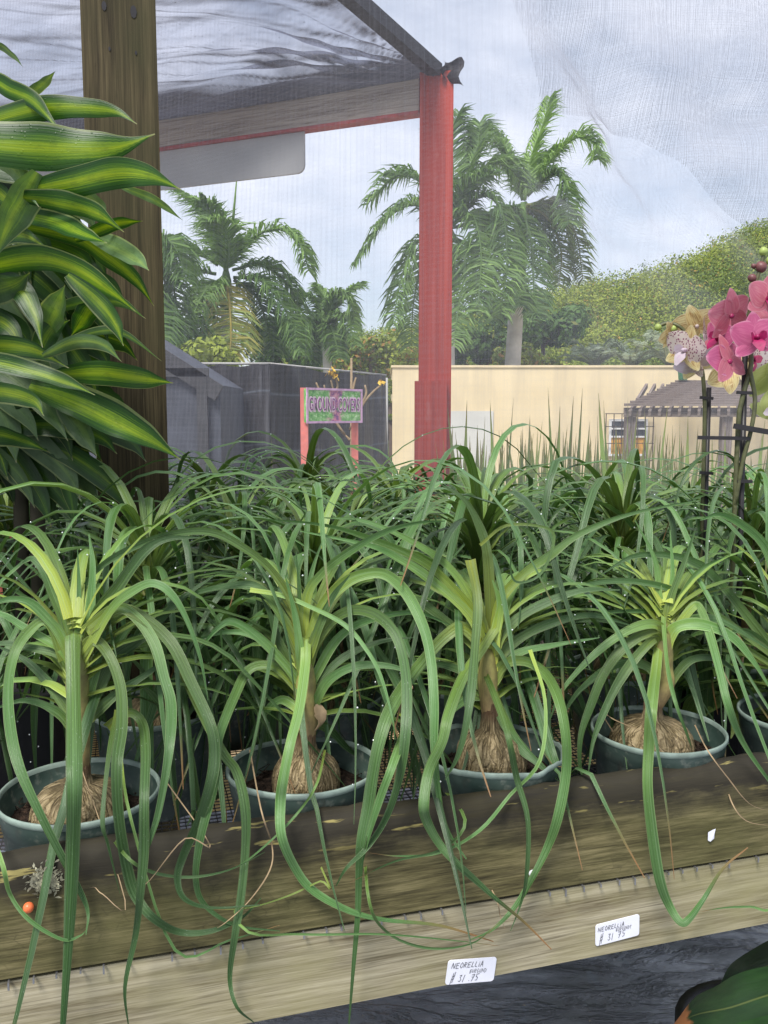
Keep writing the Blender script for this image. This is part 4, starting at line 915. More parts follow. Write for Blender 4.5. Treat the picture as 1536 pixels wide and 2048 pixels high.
HERO = {1: [
  ('F', 39, [(150, 1300), (146, 1268), (148, 1400), (150, 1560), (147, 1700), (140, 1850), (128, 2030), (118, 2150)], .3),
  ('F', 28, [(128, 1320), (97, 1246), (60, 1262), (28, 1312), (17, 1400), (34, 1517), (85, 1635), (152, 1764), (176, 1822), (172, 1870)], .3),
  ('F', 28, [(160, 1310), (187, 1280), (217, 1310), (240, 1372), (243, 1450), (233, 1530), (237, 1635), (254, 1737), (271, 1791), (305, 1835), (359, 1864), (423, 1862), (484, 1835), (522, 1796)], .25),
  ('F', 28, [(172, 1262), (232, 1216), (273, 1235), (309, 1287), (328, 1355), (342, 1410), (338, 1500), (318, 1618), (298, 1686), (271, 1771)], .3),
  ('F', 31, [(178, 1258), (238, 1219), (287, 1237), (342, 1287), (383, 1369), (420, 1451), (428, 1510), (420, 1568), (396, 1642), (366, 1710), (354, 1757), (369, 1798), (423, 1816), (520, 1810)], .3),
  ('F', 26, [(215, 1455), (257, 1424), (285, 1445), (292, 1500), (289, 1600), (288, 1700), (281, 1788), (271, 1872), (250, 1974), (258, 2060)], .1),
  ('F', 13, [(235, 1420), (220, 1500), (206, 1635), (217, 1690), (240, 1788)], .1),
  ('F', 10, [(-60, 1560), (0, 1713), (20, 1788), (61, 1842), (125, 1879), (159, 1872), (174, 1859)], .1),
  ('F', 8, [(205, 1640), (250, 1710), (305, 1744), (379, 1754), (457, 1740), (530, 1704)], .1),
  ('S', 29, [(150, 1350), (131, 1254), (109, 1191), (85, 1137), (63, 1117), (45, 1125)], .7, .05),
  ('S', 19, [(155, 1330), (156, 1254), (158, 1180), (155, 1098)], .8, .04), ('S', 27, [(165, 1330), (178, 1246), (186, 1137), (178, 1068)], .8, .05),
  ('S', 30, [(165, 1330), (191, 1232), (232, 1178), (287, 1104), (335, 1078), (400, 1075)], .8, .06), ('S', 23, [(165, 1320), (219, 1224), (260, 1186), (309, 1167), (355, 1205), (396, 1301), (416, 1400)], .6, -.05),
  ('S', 24, [(150, 1340), (123, 1273), (96, 1238), (55, 1202), (0, 1202), (-50, 1240)], .6, -.02), ('S', 22, [(150, 1350), (123, 1301), (55, 1260), (0, 1228), (-60, 1230)], .7, 0),
  ('S', 20, [(150, 1370), (123, 1314), (55, 1295), (0, 1287), (-60, 1310)], .7, 0), ('S', 30, [(165, 1440), (200, 1370), (232, 1314), (287, 1273), (360, 1200), (430, 1150)], .2, .08),
  ('S', 26, [(165, 1450), (230, 1390), (290, 1350), (360, 1300)], .1, .05), ('S', 26, [(150, 1440), (100, 1370), (50, 1320), (-10, 1290)], .1, .04), ('S', 30, [(160, 1440), (185, 1360), (200, 1300), (215, 1240)], .3, .03),
  ('S', 24, [(150, 1460), (110, 1420), (50, 1400), (-20, 1420)], .1, -.02)],
 2: [
  ('F', 26, [(612, 1330), (611, 1272), (611, 1322), (600, 1410), (582, 1483), (567, 1557), (561, 1607), (564, 1675), (593, 1740), (629, 1783), (700, 1822), (772, 1840), (880, 1851), (987, 1883)], .3, 1),
  ('F', 28, [(615, 1330), (629, 1287), (661, 1243), (702, 1220), (746, 1226), (784, 1258), (805, 1308), (814, 1381), (811, 1469), (800, 1550), (774, 1632), (736, 1693), (693, 1736), (672, 1772)], .4),
  ('F', 28, [(612, 1310), (640, 1220), (690, 1165), (740, 1146), (778, 1152), (816, 1190), (848, 1255), (863, 1322), (869, 1410), (869, 1498), (880, 1604), (898, 1665), (933, 1718)], .5),
  ('F', 26, [(600, 1380), (567, 1346), (538, 1330), (497, 1340), (468, 1395), (439, 1469), (433, 1513), (425, 1580), (400, 1680), (392, 1760), (410, 1810), (470, 1850), (560, 1862)], .2),
  ('F', 24, [(360, 1330), (395, 1405), (443, 1500), (474, 1544), (491, 1618), (491, 1703), (481, 1805), (470, 1872), (460, 1957), (474, 2014), (508, 2045)], .1),
  ('F', 12, [(500, 1180), (560, 1190), (614, 1211), (688, 1249), (732, 1299), (761, 1352), (784, 1434), (790, 1480)], .2),
  ('S', 20, [(605, 1290), (585, 1205), (544, 1141), (491, 1097), (420, 1063), (328, 1071), (246, 1104), (191, 1142), (164, 1186), (170, 1213), (189, 1241)], .6, -.06),
  ('S', 23, [(606, 1280), (614, 1190), (644, 1146), (691, 1108), (761, 1067), (830, 1046), (890, 1042)], .8, .03), ('S', 18, [(600, 1300), (597, 1264), (598, 1176), (592, 1102)], .9, .03),
  ('S', 20, [(605, 1300), (608, 1234), (623, 1146), (647, 1075)], .9, .05), ('S', 22, [(600, 1300), (570, 1243), (526, 1182), (477, 1170), (380, 1190), (300, 1240)], .6, .03),
  ('S', 24, [(602, 1380), (585, 1346), (526, 1281), (468, 1243), (433, 1258), (390, 1310)], .3, -.03), ('S', 20, [(602, 1390), (579, 1352), (521, 1278), (453, 1264), (380, 1284)], .3, .02),
  ('S', 24, [(612, 1390), (629, 1352), (673, 1278), (732, 1240), (830, 1224), (900, 1250)], .3, .04), ('S', 22, [(612, 1390), (635, 1366), (688, 1316), (761, 1284), (830, 1275)], .2, .03),
  ('S', 24, [(618, 1430), (632, 1404), (658, 1360), (717, 1331), (799, 1337), (830, 1370)], .3, -.03), ('S', 26, [(603, 1330), (575, 1240), (545, 1180), (505, 1120)], .8, .03), ('S', 25, [(612, 1330), (640, 1250), (668, 1190), (700, 1150)], .8, -.02),
  ('S', 26, [(605, 1380), (600, 1310), (590, 1230), (570, 1150)], .9, -.02), ('S', 24, [(600, 1370), (560, 1290), (540, 1230), (520, 1190)], .5, .02), ('S', 22, [(620, 1440), (660, 1460), (700, 1500), (750, 1530)], .1, .1), ('S', 22, [(600, 1420), (560, 1400), (520, 1440), (490, 1500)], .1, .08)],
 3: [
  ('F', 27, [(985, 1300), (995, 1252), (963, 1299), (927, 1352), (898, 1425), (884, 1483), (857, 1542), (847, 1612), (855, 1647), (880, 1690), (915, 1729), (951, 1761), (992, 1798), (1049, 1845), (1103, 1899)], .3, 1),
  ('F', 32, [(972, 1300), (928, 1256), (892, 1272), (851, 1316), (813, 1366), (778, 1425), (757, 1490), (744, 1560), (736, 1614), (722, 1686), (718, 1750), (715, 1836), (706, 1944), (697, 2060)], .3),
  ('F', 28, [(972, 1390), (1004, 1330), (1050, 1321), (1091, 1346), (1118, 1395), (1133, 1469), (1134, 1545), (1118, 1633), (1095, 1698), (1064, 1759), (1030, 1815), (985, 1860), (940, 1880)], .2),
  ('F', 16, [(960, 1350), (970, 1345), (1001, 1425), (1018, 1483), (1033, 1557), (1055, 1640), (1053, 1748), (1042, 1805), (1021, 1862)], .2),
  ('F', 24, [(940, 1120), (955, 1200), (950, 1290), (940, 1400), (920, 1500), (890, 1560)], .4), ('F', 24, [(800, 1420), (815, 1440), (790, 1520), (760, 1600), (735, 1680), (722, 1740)], .2),
  ('S', 27, [(978, 1370), (1010, 1445), (1045, 1498), (1077, 1527), (1118, 1562)], .1, -.06),
  ('S', 27, [(980, 1290), (980, 1234), (974, 1117), (960, 1059), (928, 1000), (880, 968)], .8, .04), ('S', 20, [(975, 1280), (957, 1228), (916, 1155), (857, 1102), (740, 1045), (640, 1035)], .7, .02),
  ('S', 23, [(975, 1290), (945, 1220), (872, 1141), (813, 1105), (740, 1076), (650, 1050), (530, 1038)], .7, -.02), ('S', 24, [(972, 1300), (939, 1228), (857, 1155), (799, 1117), (740, 1091), (600, 1062)], .6, -.05),
  ('S', 22, [(975, 1320), (916, 1262), (842, 1205), (760, 1155), (680, 1130)], .5, .04), ('S', 23, [(985, 1290), (998, 1205), (1048, 1146), (1100, 1110), (1160, 1067), (1260, 1028), (1400, 1000)], .7, .04),
  ('S', 26, [(985, 1310), (1009, 1264), (1062, 1220), (1160, 1182), (1240, 1180)], .4, .02), ('S', 24, [(985, 1340), (1020, 1290), (1090, 1250), (1180, 1230), (1260, 1250)], .3, .05), ('S', 22, [(985, 1370), (1030, 1310), (1110, 1290), (1200, 1275)], .2, .02),
  ('S', 7, [(960, 1090), (1015, 1050), (1100, 1059), (1103, 1102), (1077, 1152), (1033, 1164), (1021, 1132), (1033, 1082), (1077, 1023)], .3, -.05), ('S', 28, [(978, 1330), (968, 1260), (950, 1200), (955, 1150)], 1, .0), ('S', 30, [(982, 1340), (990, 1270), (1000, 1210), (985, 1160)], 1, -.01),
  ('S', 24, [(982, 1330), (1005, 1260), (1020, 1200), (1060, 1130)], .9, .03), ('S', 22, [(970, 1380), (920, 1340), (860, 1330), (800, 1370)], .2, .03), ('S', 22, [(970, 1390), (930, 1400), (890, 1440), (860, 1500)], .1, .04)],
 4: [
  ('F', 26, [(1322, 1330), (1318, 1290), (1312, 1337), (1303, 1410), (1297, 1500), (1295, 1576), (1305, 1672), (1320, 1763), (1339, 1813), (1362, 1845), (1380, 1836), (1408, 1797), (1446, 1737), (1496, 1695)], .3, 1),
  ('F', 21, [(1350, 1260), (1385, 1215), (1400, 1217), (1418, 1264), (1438, 1337), (1456, 1410), (1485, 1483), (1535, 1557), (1600, 1640)], .3),
  ('S', 24, [(1325, 1290), (1321, 1255), (1292, 1249), (1242, 1270), (1183, 1316), (1125, 1381), (1100, 1440)], .7, -.06), ('S', 27, [(1325, 1300), (1321, 1264), (1286, 1270), (1242, 1302), (1207, 1352), (1183, 1410), (1163, 1469), (1160, 1527), (1169, 1562)], .7, -.08),
  ('S', 24, [(1322, 1310), (1315, 1272), (1274, 1311), (1236, 1366), (1207, 1425), (1186, 1483), (1177, 1542)], .7, -.09), ('S', 30, [(1330, 1310), (1339, 1272), (1359, 1252), (1403, 1249), (1462, 1272), (1506, 1322), (1545, 1385)], .7, -.04),
  ('S', 26, [(1330, 1300), (1345, 1262), (1390, 1238), (1450, 1245), (1540, 1300)], .7, .03),
  ('S', 20, [(1330, 1280), (1335, 1226), (1345, 1150), (1340, 1060)], .9, .05), ('S', 20, [(1325, 1280), (1318, 1200), (1310, 1120), (1270, 1040)], .8, .05), ('S', 20, [(1335, 1280), (1360, 1200), (1400, 1140), (1460, 1110)], .8, .05), ('S', 22, [(1328, 1280), (1340, 1200), (1370, 1120), (1390, 1060)], .9, .03),
  ('S', 20, [(1322, 1300), (1280, 1260), (1200, 1240), (1110, 1250)], .5, .05), ('S', 22, [(1325, 1370), (1290, 1330), (1230, 1330), (1160, 1380), (1120, 1440)], .1, .0), ('S', 22, [(1335, 1370), (1380, 1320), (1440, 1320), (1500, 1370)], .1, .02),
  ('F', 11, [(1328, 1230), (1327, 1240), (1335, 1330), (1350, 1400), (1375, 1470), (1383, 1495)], .4)],
 5: [
  ('S', 18, [(1580, 1340), (1536, 1302), (1462, 1249), (1388, 1199), (1315, 1170), (1242, 1161), (1169, 1170), (1110, 1193), (1060, 1230)], .5, -.12), ('S', 15, [(1580, 1350), (1500, 1300), (1418, 1246), (1344, 1226), (1257, 1221), (1169, 1231), (1090, 1262)], .4, -.1),
  ('S', 26, [(1590, 1380), (1560, 1200), (1530, 1090), (1450, 1030), (1400, 1040)], .5, -.05), ('S', 22, [(1590, 1360), (1500, 1240), (1400, 1130), (1280, 1110), (1200, 1150)], .4, -.04), ('S', 24, [(1590, 1380), (1530, 1290), (1480, 1260), (1420, 1290)], .4, -.05)]}
ROW1 = {1: (-.429, 1.182), 2: (-.122, 1.27), 3: (.170, 1.342), 4: (.461, 1.4217), 5: (.745, 1.50)}
LAB1 = {1: 'ponytail palm whose broad grey green leaves hang over the mouldiest end of the bench', 2: 'ponytail palm with a peeling pale stem above its bulb and a fan of arching leaves',
        3: 'ponytail palm with a bright yellow green heart in a torn-rimmed pot', 4: 'ponytail palm with a squat wide bulb, behind the rail above the higher price label',
        5: 'front row ponytail palm cut off by the frame, under the orchids'}
BULB = {1: (.066, .058, 0), 2: (.05, .068, .004), 3: (.056, .078, 0), 4: (.068, .066, -.01), 5: (.06, .07, .02)}
for k, (x, y) in ROW1.items():
    rr = random.Random(240 + k); c = (x, y); o = V((x, y, ZM))
    t = thing('ponytail_palm', o, LAB1[k], 'potted palm', 'ponytail palms in green pots on the bench')
    bc, zt = pot_parts(t, c, o, k, torn=(k == 3), bulb_r=BULB[k][0], bulb_h=BULB[k][1], bdx=BULB[k][2])
    hs = HERO[k]; cpx = {1: (155, 1390), 2: (612, 1400), 3: (976, 1380), 4: (1327, 1330), 5: (1585, 1370)}[k]
    topc = P(cpx[0], cpx[1] - 120, y)
    m = MB(); sp = [V((bc.x, bc.y, zt - .01)), P(cpx[0] + 4, cpx[1] + 40, y), P(*cpx, y), topc.lerp(P(*cpx, y), .3)]
    if sp[1].z < sp[0].z: sp[1].z = sp[0].z + .015
    m.tube(crom(sp, 12), [.0145 + .0 * i for i in range(8)] + [.015, .016, .015, .012, .006], 12); m.build('stem', M['stem'], t, o)
    for hh in hs:
        m = MB(); mode, wpx, pts, yg = hh[:4]; yg *= {1: .45, 2: .6, 3: 1.1, 4: .75, 5: .5}[k]
        if mode == 'F': hero(m, pts, wpx, y, 'F', rr, rr.uniform(.02, .05), 0, yg, tip=hh[4] if len(hh) > 4 else 0)
        else: hero(m, pts, wpx, y, 'S', rr, 0, hh[4], yg, taper=.5 if len(pts) > 4 else .3)
        m.build('leaf', M['strap'], t, o)
    DROPS = []
    for i in range(44):
        m = MB(); az = rr.uniform(.3, 2.85); thin = i > 30
        rand_leaf(m, rr, (sp[2].x, sp[2].y, 0), sp[2].z - .03, rr.random() * .14, az, 1.2 if thin else .92, ws=.3 if thin else rr.uniform(.55, .85)); m.build('leaf', M['strap'], t, o)
    drops(t, o)
    for pts, wpx, mt in {1: [([(150, 1500), (250, 1800), (205, 1788), (190, 1775), (178, 1776)], 3, 'twig'), ([(330, 1560), (420, 1690), (370, 1677), (300, 1760), (272, 1778)], 4, 'twig'), ([(240, 1500), (262, 1640), (350, 1900), (460, 1880), (560, 1850)], 7, 'strap')],
        2: [([(500, 1500), (522, 1618), (544, 1690), (540, 1740), (500, 1800), (450, 1846), (420, 1862)], 5, 'twig'), ([(650, 1500), (634, 1566), (600, 1620), (545, 1678), (480, 1730), (420, 1752)], 6, 'strap'), ([(560, 1560), (655, 1763), (640, 1762), (580, 1790), (500, 1815), (420, 1820)], 5, 'lime'), ([(470, 1700), (480, 1850), (600, 1868), (760, 1868), (900, 1880), (1000, 1892)], 6, 'strap')],
        3: [([(870, 1560), (930, 1640), (880, 1700), (790, 1722), (700, 1765)], 8, 'strap'), ([(1060, 1300), (1090, 1400), (1080, 1520), (1020, 1590), (960, 1660), (880, 1705), (800, 1712), (740, 1706)], 9, 'strap'), ([(940, 1700), (990, 1792), (1000, 1830), (1010, 1858)], 4, 'twig'), ([(730, 1600), (735, 1780), (770, 1860), (850, 1895), (940, 1888), (1000, 1845)], 8, 'strap')],
        4: [([(1390, 1450), (1415, 1500), (1457, 1557), (1499, 1607), (1545, 1624)], 4, 'twig'), ([(1450, 1540), (1461, 1599), (1492, 1641), (1545, 1652)], 4, 'twig'), ([(1560, 1700), (1545, 1812), (1500, 1813), (1450, 1815), (1404, 1823)], 6, 'strap'), ([(1250, 1500), (1200, 1420), (1230, 1440), (1330, 1480)], 4, 'twig')]}.get(k, []):
        m = MB(); hero(m, pts, wpx * (.75 if mt == 'twig' else 1), y, 'F', rr, rr.uniform(.015, .04), 0, .2, tip=1); m.build('leaf', M[mt], t, o)
    if k == 2:
        m = MB(); p0 = P(628, 1412, y - .012)
        m.strap(crom([P(632, 1408, y - .01), P(640, 1425, y - .02), P(642, 1445, y - .022), P(630, 1462, y - .015)], 10), lambda q: .016 * math.sin(math.pi * min(1, q + .15)) + .003, None, -.5, (.5, 1, 0, 1), face=True); m.build('dry_sheath', M['twig'], t, o)
# rows behind
LAB2 = ['second row ponytail palm behind the cascade of broad leaves, pot mostly hidden', 'second row ponytail palm, wrinkled bulb glimpsed between the first two front pots', 'second row ponytail palm, brown bulb showing behind the fan-shaped plant',
        'second row ponytail palm directly behind the yellow green heart', 'second row ponytail palm, pot rim showing behind the squat wide bulb', 'second row ponytail palm beside the orchid stakes']
cnt = 0
for row in range(1, 5):
    off = row * .305
    for k in range(-2, 8):
        rr = random.Random(1000 + row * 40 + k)
        s = -.43 + .302 * k + (.15 if row % 2 else 0) + rr.uniform(-.03, .03)
        p = along(s, .165 + off + rr.uniform(-.03, .03))
        if abs((p - po).dot(bx)) < .17 and abs((p - po).dot(by) - .07) < .2: continue
        px = 768 + p.x / p.y * FP
        if px < -180 or px > 1720: continue
        if row == 1 and p.x < -.62: continue
        if row == 2 and p.x > .42 and p.x < .85: continue
        if row == 4 and p.x > .3: continue
        o = V((p.x, p.y, ZM))
        if row == 1: lab = LAB2[min(5, cnt)]; cnt += 1
        else: lab = 'ponytail palm deep in the packed back rows, only its tangle of drooping leaves showing'
        t = thing('ponytail_palm', o, lab, 'potted palm', 'ponytail palms in green pots on the bench' if row == 1 else 'ponytail palms packed in the back rows')
        bc, zt = pot_parts(t, (p.x, p.y), o, 50 + row * 10 + k, full=False, bulb_r=rr.uniform(.05, .07), bulb_h=rr.uniform(.06, .09))
        hz = rr.uniform(.02, .07) + .02 * row + .006 - .05 * sm((p.x - .1) / .5) * (row > 1)
        m = MB(); cc = (bc.x + rr.uniform(-.02, .02), bc.y, 0)
        m.tube([V((bc.x, bc.y, zt - .01)), V((cc[0], cc[1], zt + hz)), V((cc[0], cc[1], zt + hz + .12))], [.014, .014, .006], 8); m.build('stem', M['stem'], t, o)
        m = MB(); DROPS = []
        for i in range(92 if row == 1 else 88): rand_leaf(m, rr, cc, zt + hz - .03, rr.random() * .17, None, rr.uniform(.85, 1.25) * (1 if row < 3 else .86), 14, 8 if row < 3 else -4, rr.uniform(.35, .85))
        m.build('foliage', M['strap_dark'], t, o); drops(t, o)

# ------------------------------------------------------------------ variegated dracaena by the post
DL = [
 ([(-30, 160), (20, 178), (62, 197), (92, 228), (126, 271)], 40, 0), ([(-20, 240), (80, 215), (160, 213), (230, 222), (274, 248)], 52, 0), ([(-60, 285), (60, 288), (150, 293), (240, 290), (310, 268)], 104, 0),
 ([(-25, 305), (5, 318), (35, 345), (52, 380), (78, 414)], 46, .9), ([(40, 382), (140, 365), (230, 345), (300, 352), (362, 379)], 66, 0), ([(75, 345), (45, 400), (18, 450), (-12, 520)], 76, .5), ([(30, 392), (120, 405), (190, 425), (248, 464)], 50, 0),
 ([(130, 385), (170, 395), (200, 415), (214, 437)], 42, .9), ([(240, 372), (310, 400), (366, 441)], 20, .8), ([(150, 480), (230, 448), (286, 442)], 32, 0), ([(20, 422), (110, 440), (165, 465), (214, 486)], 46, 0),
 ([(30, 450), (150, 475), (215, 515), (270, 560), (308, 612)], 50, 0), ([(170, 465), (235, 495), (275, 520), (298, 541)], 44, .9), ([(-40, 535), (70, 515), (150, 535), (225, 585), (271, 623)], 60, .05),
 ([(135, 550), (195, 605), (230, 650), (247, 692)], 44, 0), ([(60, 635), (160, 605), (240, 605), (291, 637)], 28, .3), ([(190, 605), (168, 638), (142, 672)], 54, 0), ([(124, 535), (135, 560), (144, 586)], 15, .9), ([(15, 565), (65, 620), (85, 695)], 50, 0),
 ([(85, 712), (150, 685), (205, 690), (243, 723)], 32, .4), ([(115, 690), (195, 662), (250, 668), (323, 722)], 20, .4), ([(-40, 695), (60, 700), (138, 736)], 56, 0), ([(-40, 722), (65, 742), (142, 768), (190, 790)], 46, 0), ([(60, 770), (150, 800), (230, 838), (300, 876), (362, 920)], 84, 0),
 ([(110, 750), (200, 746), (290, 758), (346, 766)], 56, 0), ([(-30, 730), (60, 785), (110, 840), (136, 882)], 52, .9), ([(-30, 785), (60, 800), (88, 832)], 48, 0), ([(115, 800), (160, 860), (194, 912)], 50, .9), ([(40, 200), (85, 170), (111, 142)], 24, .8), ([(-20, 88), (25, 110), (46, 134)], 16, .7),
 ([(-30, 590), (30, 570), (60, 545)], 60, .4), ([(-30, 870), (40, 880), (100, 905)], 50, 0), ([(90, 660), (110, 620), (130, 570)], 60, .5), ([(70, 720), (100, 660), (140, 640)], 50, .1), ([(-40, 640), (20, 660), (50, 740)], 60, 0), ([(-30, 480), (40, 470), (100, 500)], 50, 0), ([(-40, 380), (10, 400), (50, 460)], 55, 0)]
dc = P(30, 600, 1.5); do = V((dc.x, 1.5, ZM))
dt = thing('dracaena', do, 'tall variegated dracaena with broad lime striped dark green leaves by the post', 'dracaena plant')
rr = random.Random(77)
def lance(w0):
    return lambda q: w0 * max(.025, (math.sin(math.pi * min(1, q * .93 + .07) ** .82)) ** .9 * (1 - .55 * max(0, (q - .72) / .28)) if q < .985 else .025)
for i, (pts, wpx, pale) in enumerate(DL):
    Y = 1.42 + .14 * rr.random() + (.06 if pale > .5 else 0); dY = rr.uniform(-.14, .03)
    if pts[0][0] < 20: pts = [(pts[0][0] - 130, pts[0][1] + .5 * (pts[0][1] - pts[1][1]) + 30)] + pts
    ps = crom([P(x, y, Y + dY * (j / (len(pts) - 1))) for j, (x, y) in enumerate(pts)], 30)
    m = MB(); m.strap(ps, lance(wpx / FP * Y * .88), None, rr.uniform(-.2, .16), (rr.random(), pale, rr.uniform(.55, 1.05) if pale < .3 else rr.uniform(.3, .8), 1), face=True, tilt=rr.uniform(-.45, .45), wave=.07); m.build('leaf', M['dracaena'], dt, do)
for i in range(130):
    Y = rr.uniform(1.56, 1.74); bxp, byp = rr.uniform(-150, 80), 260 + 690 * rr.random() ** .8; an = rr.uniform(-.1, 1.2); L = rr.uniform(110, 200)
    pts = [(bxp, byp), (bxp + L * .5 * math.cos(an), byp + L * .5 * math.sin(an)), (bxp + L * math.cos(an), byp + L * math.sin(an) + 30), (bxp + L * 1.2 * math.cos(an), byp + L * 1.2 * math.sin(an) + 70)]
    ps = crom([P(x, y, Y) for x, y in pts], 18); m = MB()
    m.strap(ps, lance(rr.uniform(40, 62) / FP * Y), None, rr.uniform(-.2, .2), (rr.random() * .4, .1 if rr.random() < .85 else .8, rr.uniform(-.3, .3), 1), face=True, tilt=rr.uniform(-.7, .7), wave=.05); m.build('leaf', M['dracaena'], dt, do)
for px, tp_ in ((-40, 150), (25, 330), (-90, 480), (60, 640)):
    m = MB(); a = P(px, 900, 1.68); a.z = ZM + .12; m.tube([a, P(px + 10, (tp_ + 950) / 2, 1.67), P(px + 5, tp_, 1.64)], [.016, .014, .011], 8); m.build('cane', M['cane'], dt, do)
m = MB(); m.lathe((P(-10, 900, 1.58).x, 1.58, ZM), [(0, .002), (.11, .002), (.135, .2), (.142, .2), (.142, .215), (.125, .215), (.115, .17), (0, .17)], 32); m.build('pot', M['pot_black'], dt, do)

# ------------------------------------------------------------------ orchids
def petal(mb, c, nx, ny, nz, ang, L, W, cup=.16, base=.06, pointed=0):
    d = nx * math.cos(ang) + ny * math.sin(ang); s = nz.cross(d)
    def fn(u, v):
        q = base + (1 - base) * v
        wv = math.sin(math.pi * min(1, .06 + .94 * v) ** (.62 if not pointed else .8)) ** (.6 if not pointed else .9) if v < 1 else .02
        x = (u - .5) * 2
        return c + d * (L * q) + s * (x * W * .5 * max(.1, wv)) + nz * (cup * L * (v * v * .6 - .25 * x * x * wv + .06 * math.sin(x * 4 + v * 5)))
    mb.grid(fn, 10, 10)
def flower(orchid, o, c, nrm, roll, size, pm, sm_, lipm, rr):
    nz = V(nrm).normalized(); a = UP - nz * UP.dot(nz); ny = a.normalized(); nx = ny.cross(nz)
    ny, nx = ny * math.cos(roll) + nx * math.sin(roll), nx * math.cos(roll) - ny * math.sin(roll)
    m = MB(); S = size / 2
    m.tube(crom([c - nz * S * .1, c + nz * S * .1, c + nz * S * .28 + ny * S * .02], 6), [S * .07, S * .09, S * .1, S * .1, S * .09, S * .08, S * .05], 8)
    m.grid(lambda u, v: c + nz * S * (.12 + .34 * v) - ny * S * (.08 + .5 * v * v) + nx * S * (u - .5) * .5 * math.sin(.4 + 2.5 * v), 6, 6)
    for sgn in (-1, 1): m.grid(lambda u, v: c + nx * S * sgn * (.08 + .2 * v) + nz * S * (.1 + .3 * v) + ny * S * ((u - .4) * .34 * math.sin(.5 + 2 * v)), 5, 5)
    f = m.build('flower', lipm, orchid, o)
    for ang, Ls, Ws, mt, nm in ((90, 1.0, .72, sm_, 'sepal'), (-32, 1, .7, sm_, 'sepal'), (212, 1, .7, sm_, 'sepal'), (22, 1.02, 1.12, pm, 'petal'), (158, 1.02, 1.12, pm, 'petal')):
        m = MB(); petal(m, c + nz * (S * .03 if nm == 'petal' else -S * .02), nx, ny, nz, R(ang) + rr.gauss(0, .06), S * Ls, S * Ws, rr.uniform(.05, .2)); m.build(nm, mt, f, o)
def bud(orchid, o, c, r, mt, d=(0, 0, 1)):
    m = MB(); dz = V(d).normalized(); m.tube([c + dz * r * (k - .5) * 2 for k in (0, .08, .25, .5, .75, .92, 1)], [r * k for k in (.15, .5, .85, 1, .8, .45, .1)], 12); m.build('bud', mt, orchid, o)
OY = 1.72
def orchid(label, o, pots):
    return thing('orchid', o, label, 'orchid', 'moth orchids on stakes')
def opot(t, o):
    m = MB(); m.lathe(o, [(0, .002), (.055, .002), (.07, .12), (.075, .12), (.075, .13), (.066, .13), (.058, .1), (0, .1)], 28); m.build('pot', M['pot_black'], t, o)
def oleaves(t, o, rr, n=5):
    for i in range(n):
        a = i * 2.4 + rr.random(); d = V((math.cos(a), math.sin(a), 0)); p = V(o) + UP * .11
        m = MB(); m.strap(crom([p, p + d * .09 + UP * .06, p + d * .19 + UP * .05, p + d * .25 + UP * .0], 14), lance(.07), V((-d.y, d.x, 0)), .15, (rr.random(), .5, 0, 1)); m.build('leaf', M['blade'], t, o)
rr = random.Random(31)
# striped yellow orchid
o1 = P(1412, 1100, OY + .08); o1.z = ZM
t1 = orchid('orchid with striped yellow and purple spotted flowers on a black stake', o1, 0); YS = OY + .08
opot(t1, o1); oleaves(t1, o1, rr)
m = MB(); m.tube([V((o1.x, YS, ZM + .1)), P(1418, 775, YS)], .0052, 8); m.build('stake', M['stake'], t1, o1)
m = MB(); m.tube(crom([V((o1.x - .01, YS - .006, ZM + .1)), P(1408, 900, YS - .008), P(1408, 780, YS - .008), P(1400, 720, YS), P(1385, 685, YS - .01), P(1362, 655, YS - .01), P(1338, 646, YS), P(1318, 652, YS)], 30), [.0042] * 18 + [.0036] * 13, 7); m.build('flower_spike', M['orchid_stem'], t1, o1)
for py in (795, 945): 
    m = MB(); m.bar(P(1400, py, YS - .012), P(1426, py + 2, YS - .012), .006, .006); m.build('clip', M['stake'], t1, o1, False)
def fl(t, o, px, py, Y, nrm, roll, wpx, pm, s_, l): flower(t, o, P(px, py, Y), nrm, roll, wpx / FP * Y, pm, s_, l, rr)
fl(t1, o1, 1394, 652, YS - .02, (.35, .75, .45), .3, 92, M['yellowp'], M['yellowp'], M['spotted'])
fl(t1, o1, 1372, 700, YS - .03, (-.75, -.55, -.1), .3, 100, M['spotted'], M['yellowp'], M['lilac'])
fl(t1, o1, 1420, 664, YS - .01, (.7, -.7, .1), .2, 84, M['spotted'], M['lilac'], M['lilac'])
fl(t1, o1, 1392, 725, YS - .02, (-.3, -.8, -.5), -.5, 84, M['lilac'], M['yellowp'], M['spotted'])
fl(t1, o1, 1340, 668, YS + .0, (-.5, .6, .3), .9, 60, M['yellowp'], M['yellowp'], M['spotted'])
fl(t1, o1, 1462, 745, YS + .03, (.2, .7, -.3), .9, 92, M['yellowp'], M['yellowp'], M['spotted'])
fl(t1, o1, 1500, 715, YS + .05, (.3, -.8, -.1), .4, 96, M['spotted'], M['yellowp'], M['lip'])
bud(t1, o1, P(1316, 655, YS), .0075, M['bud_green'], (-.6, 0, -.5)); bud(t1, o1, P(1346, 657, YS), .009, M['bud_green'], (-.5, 0, .3))
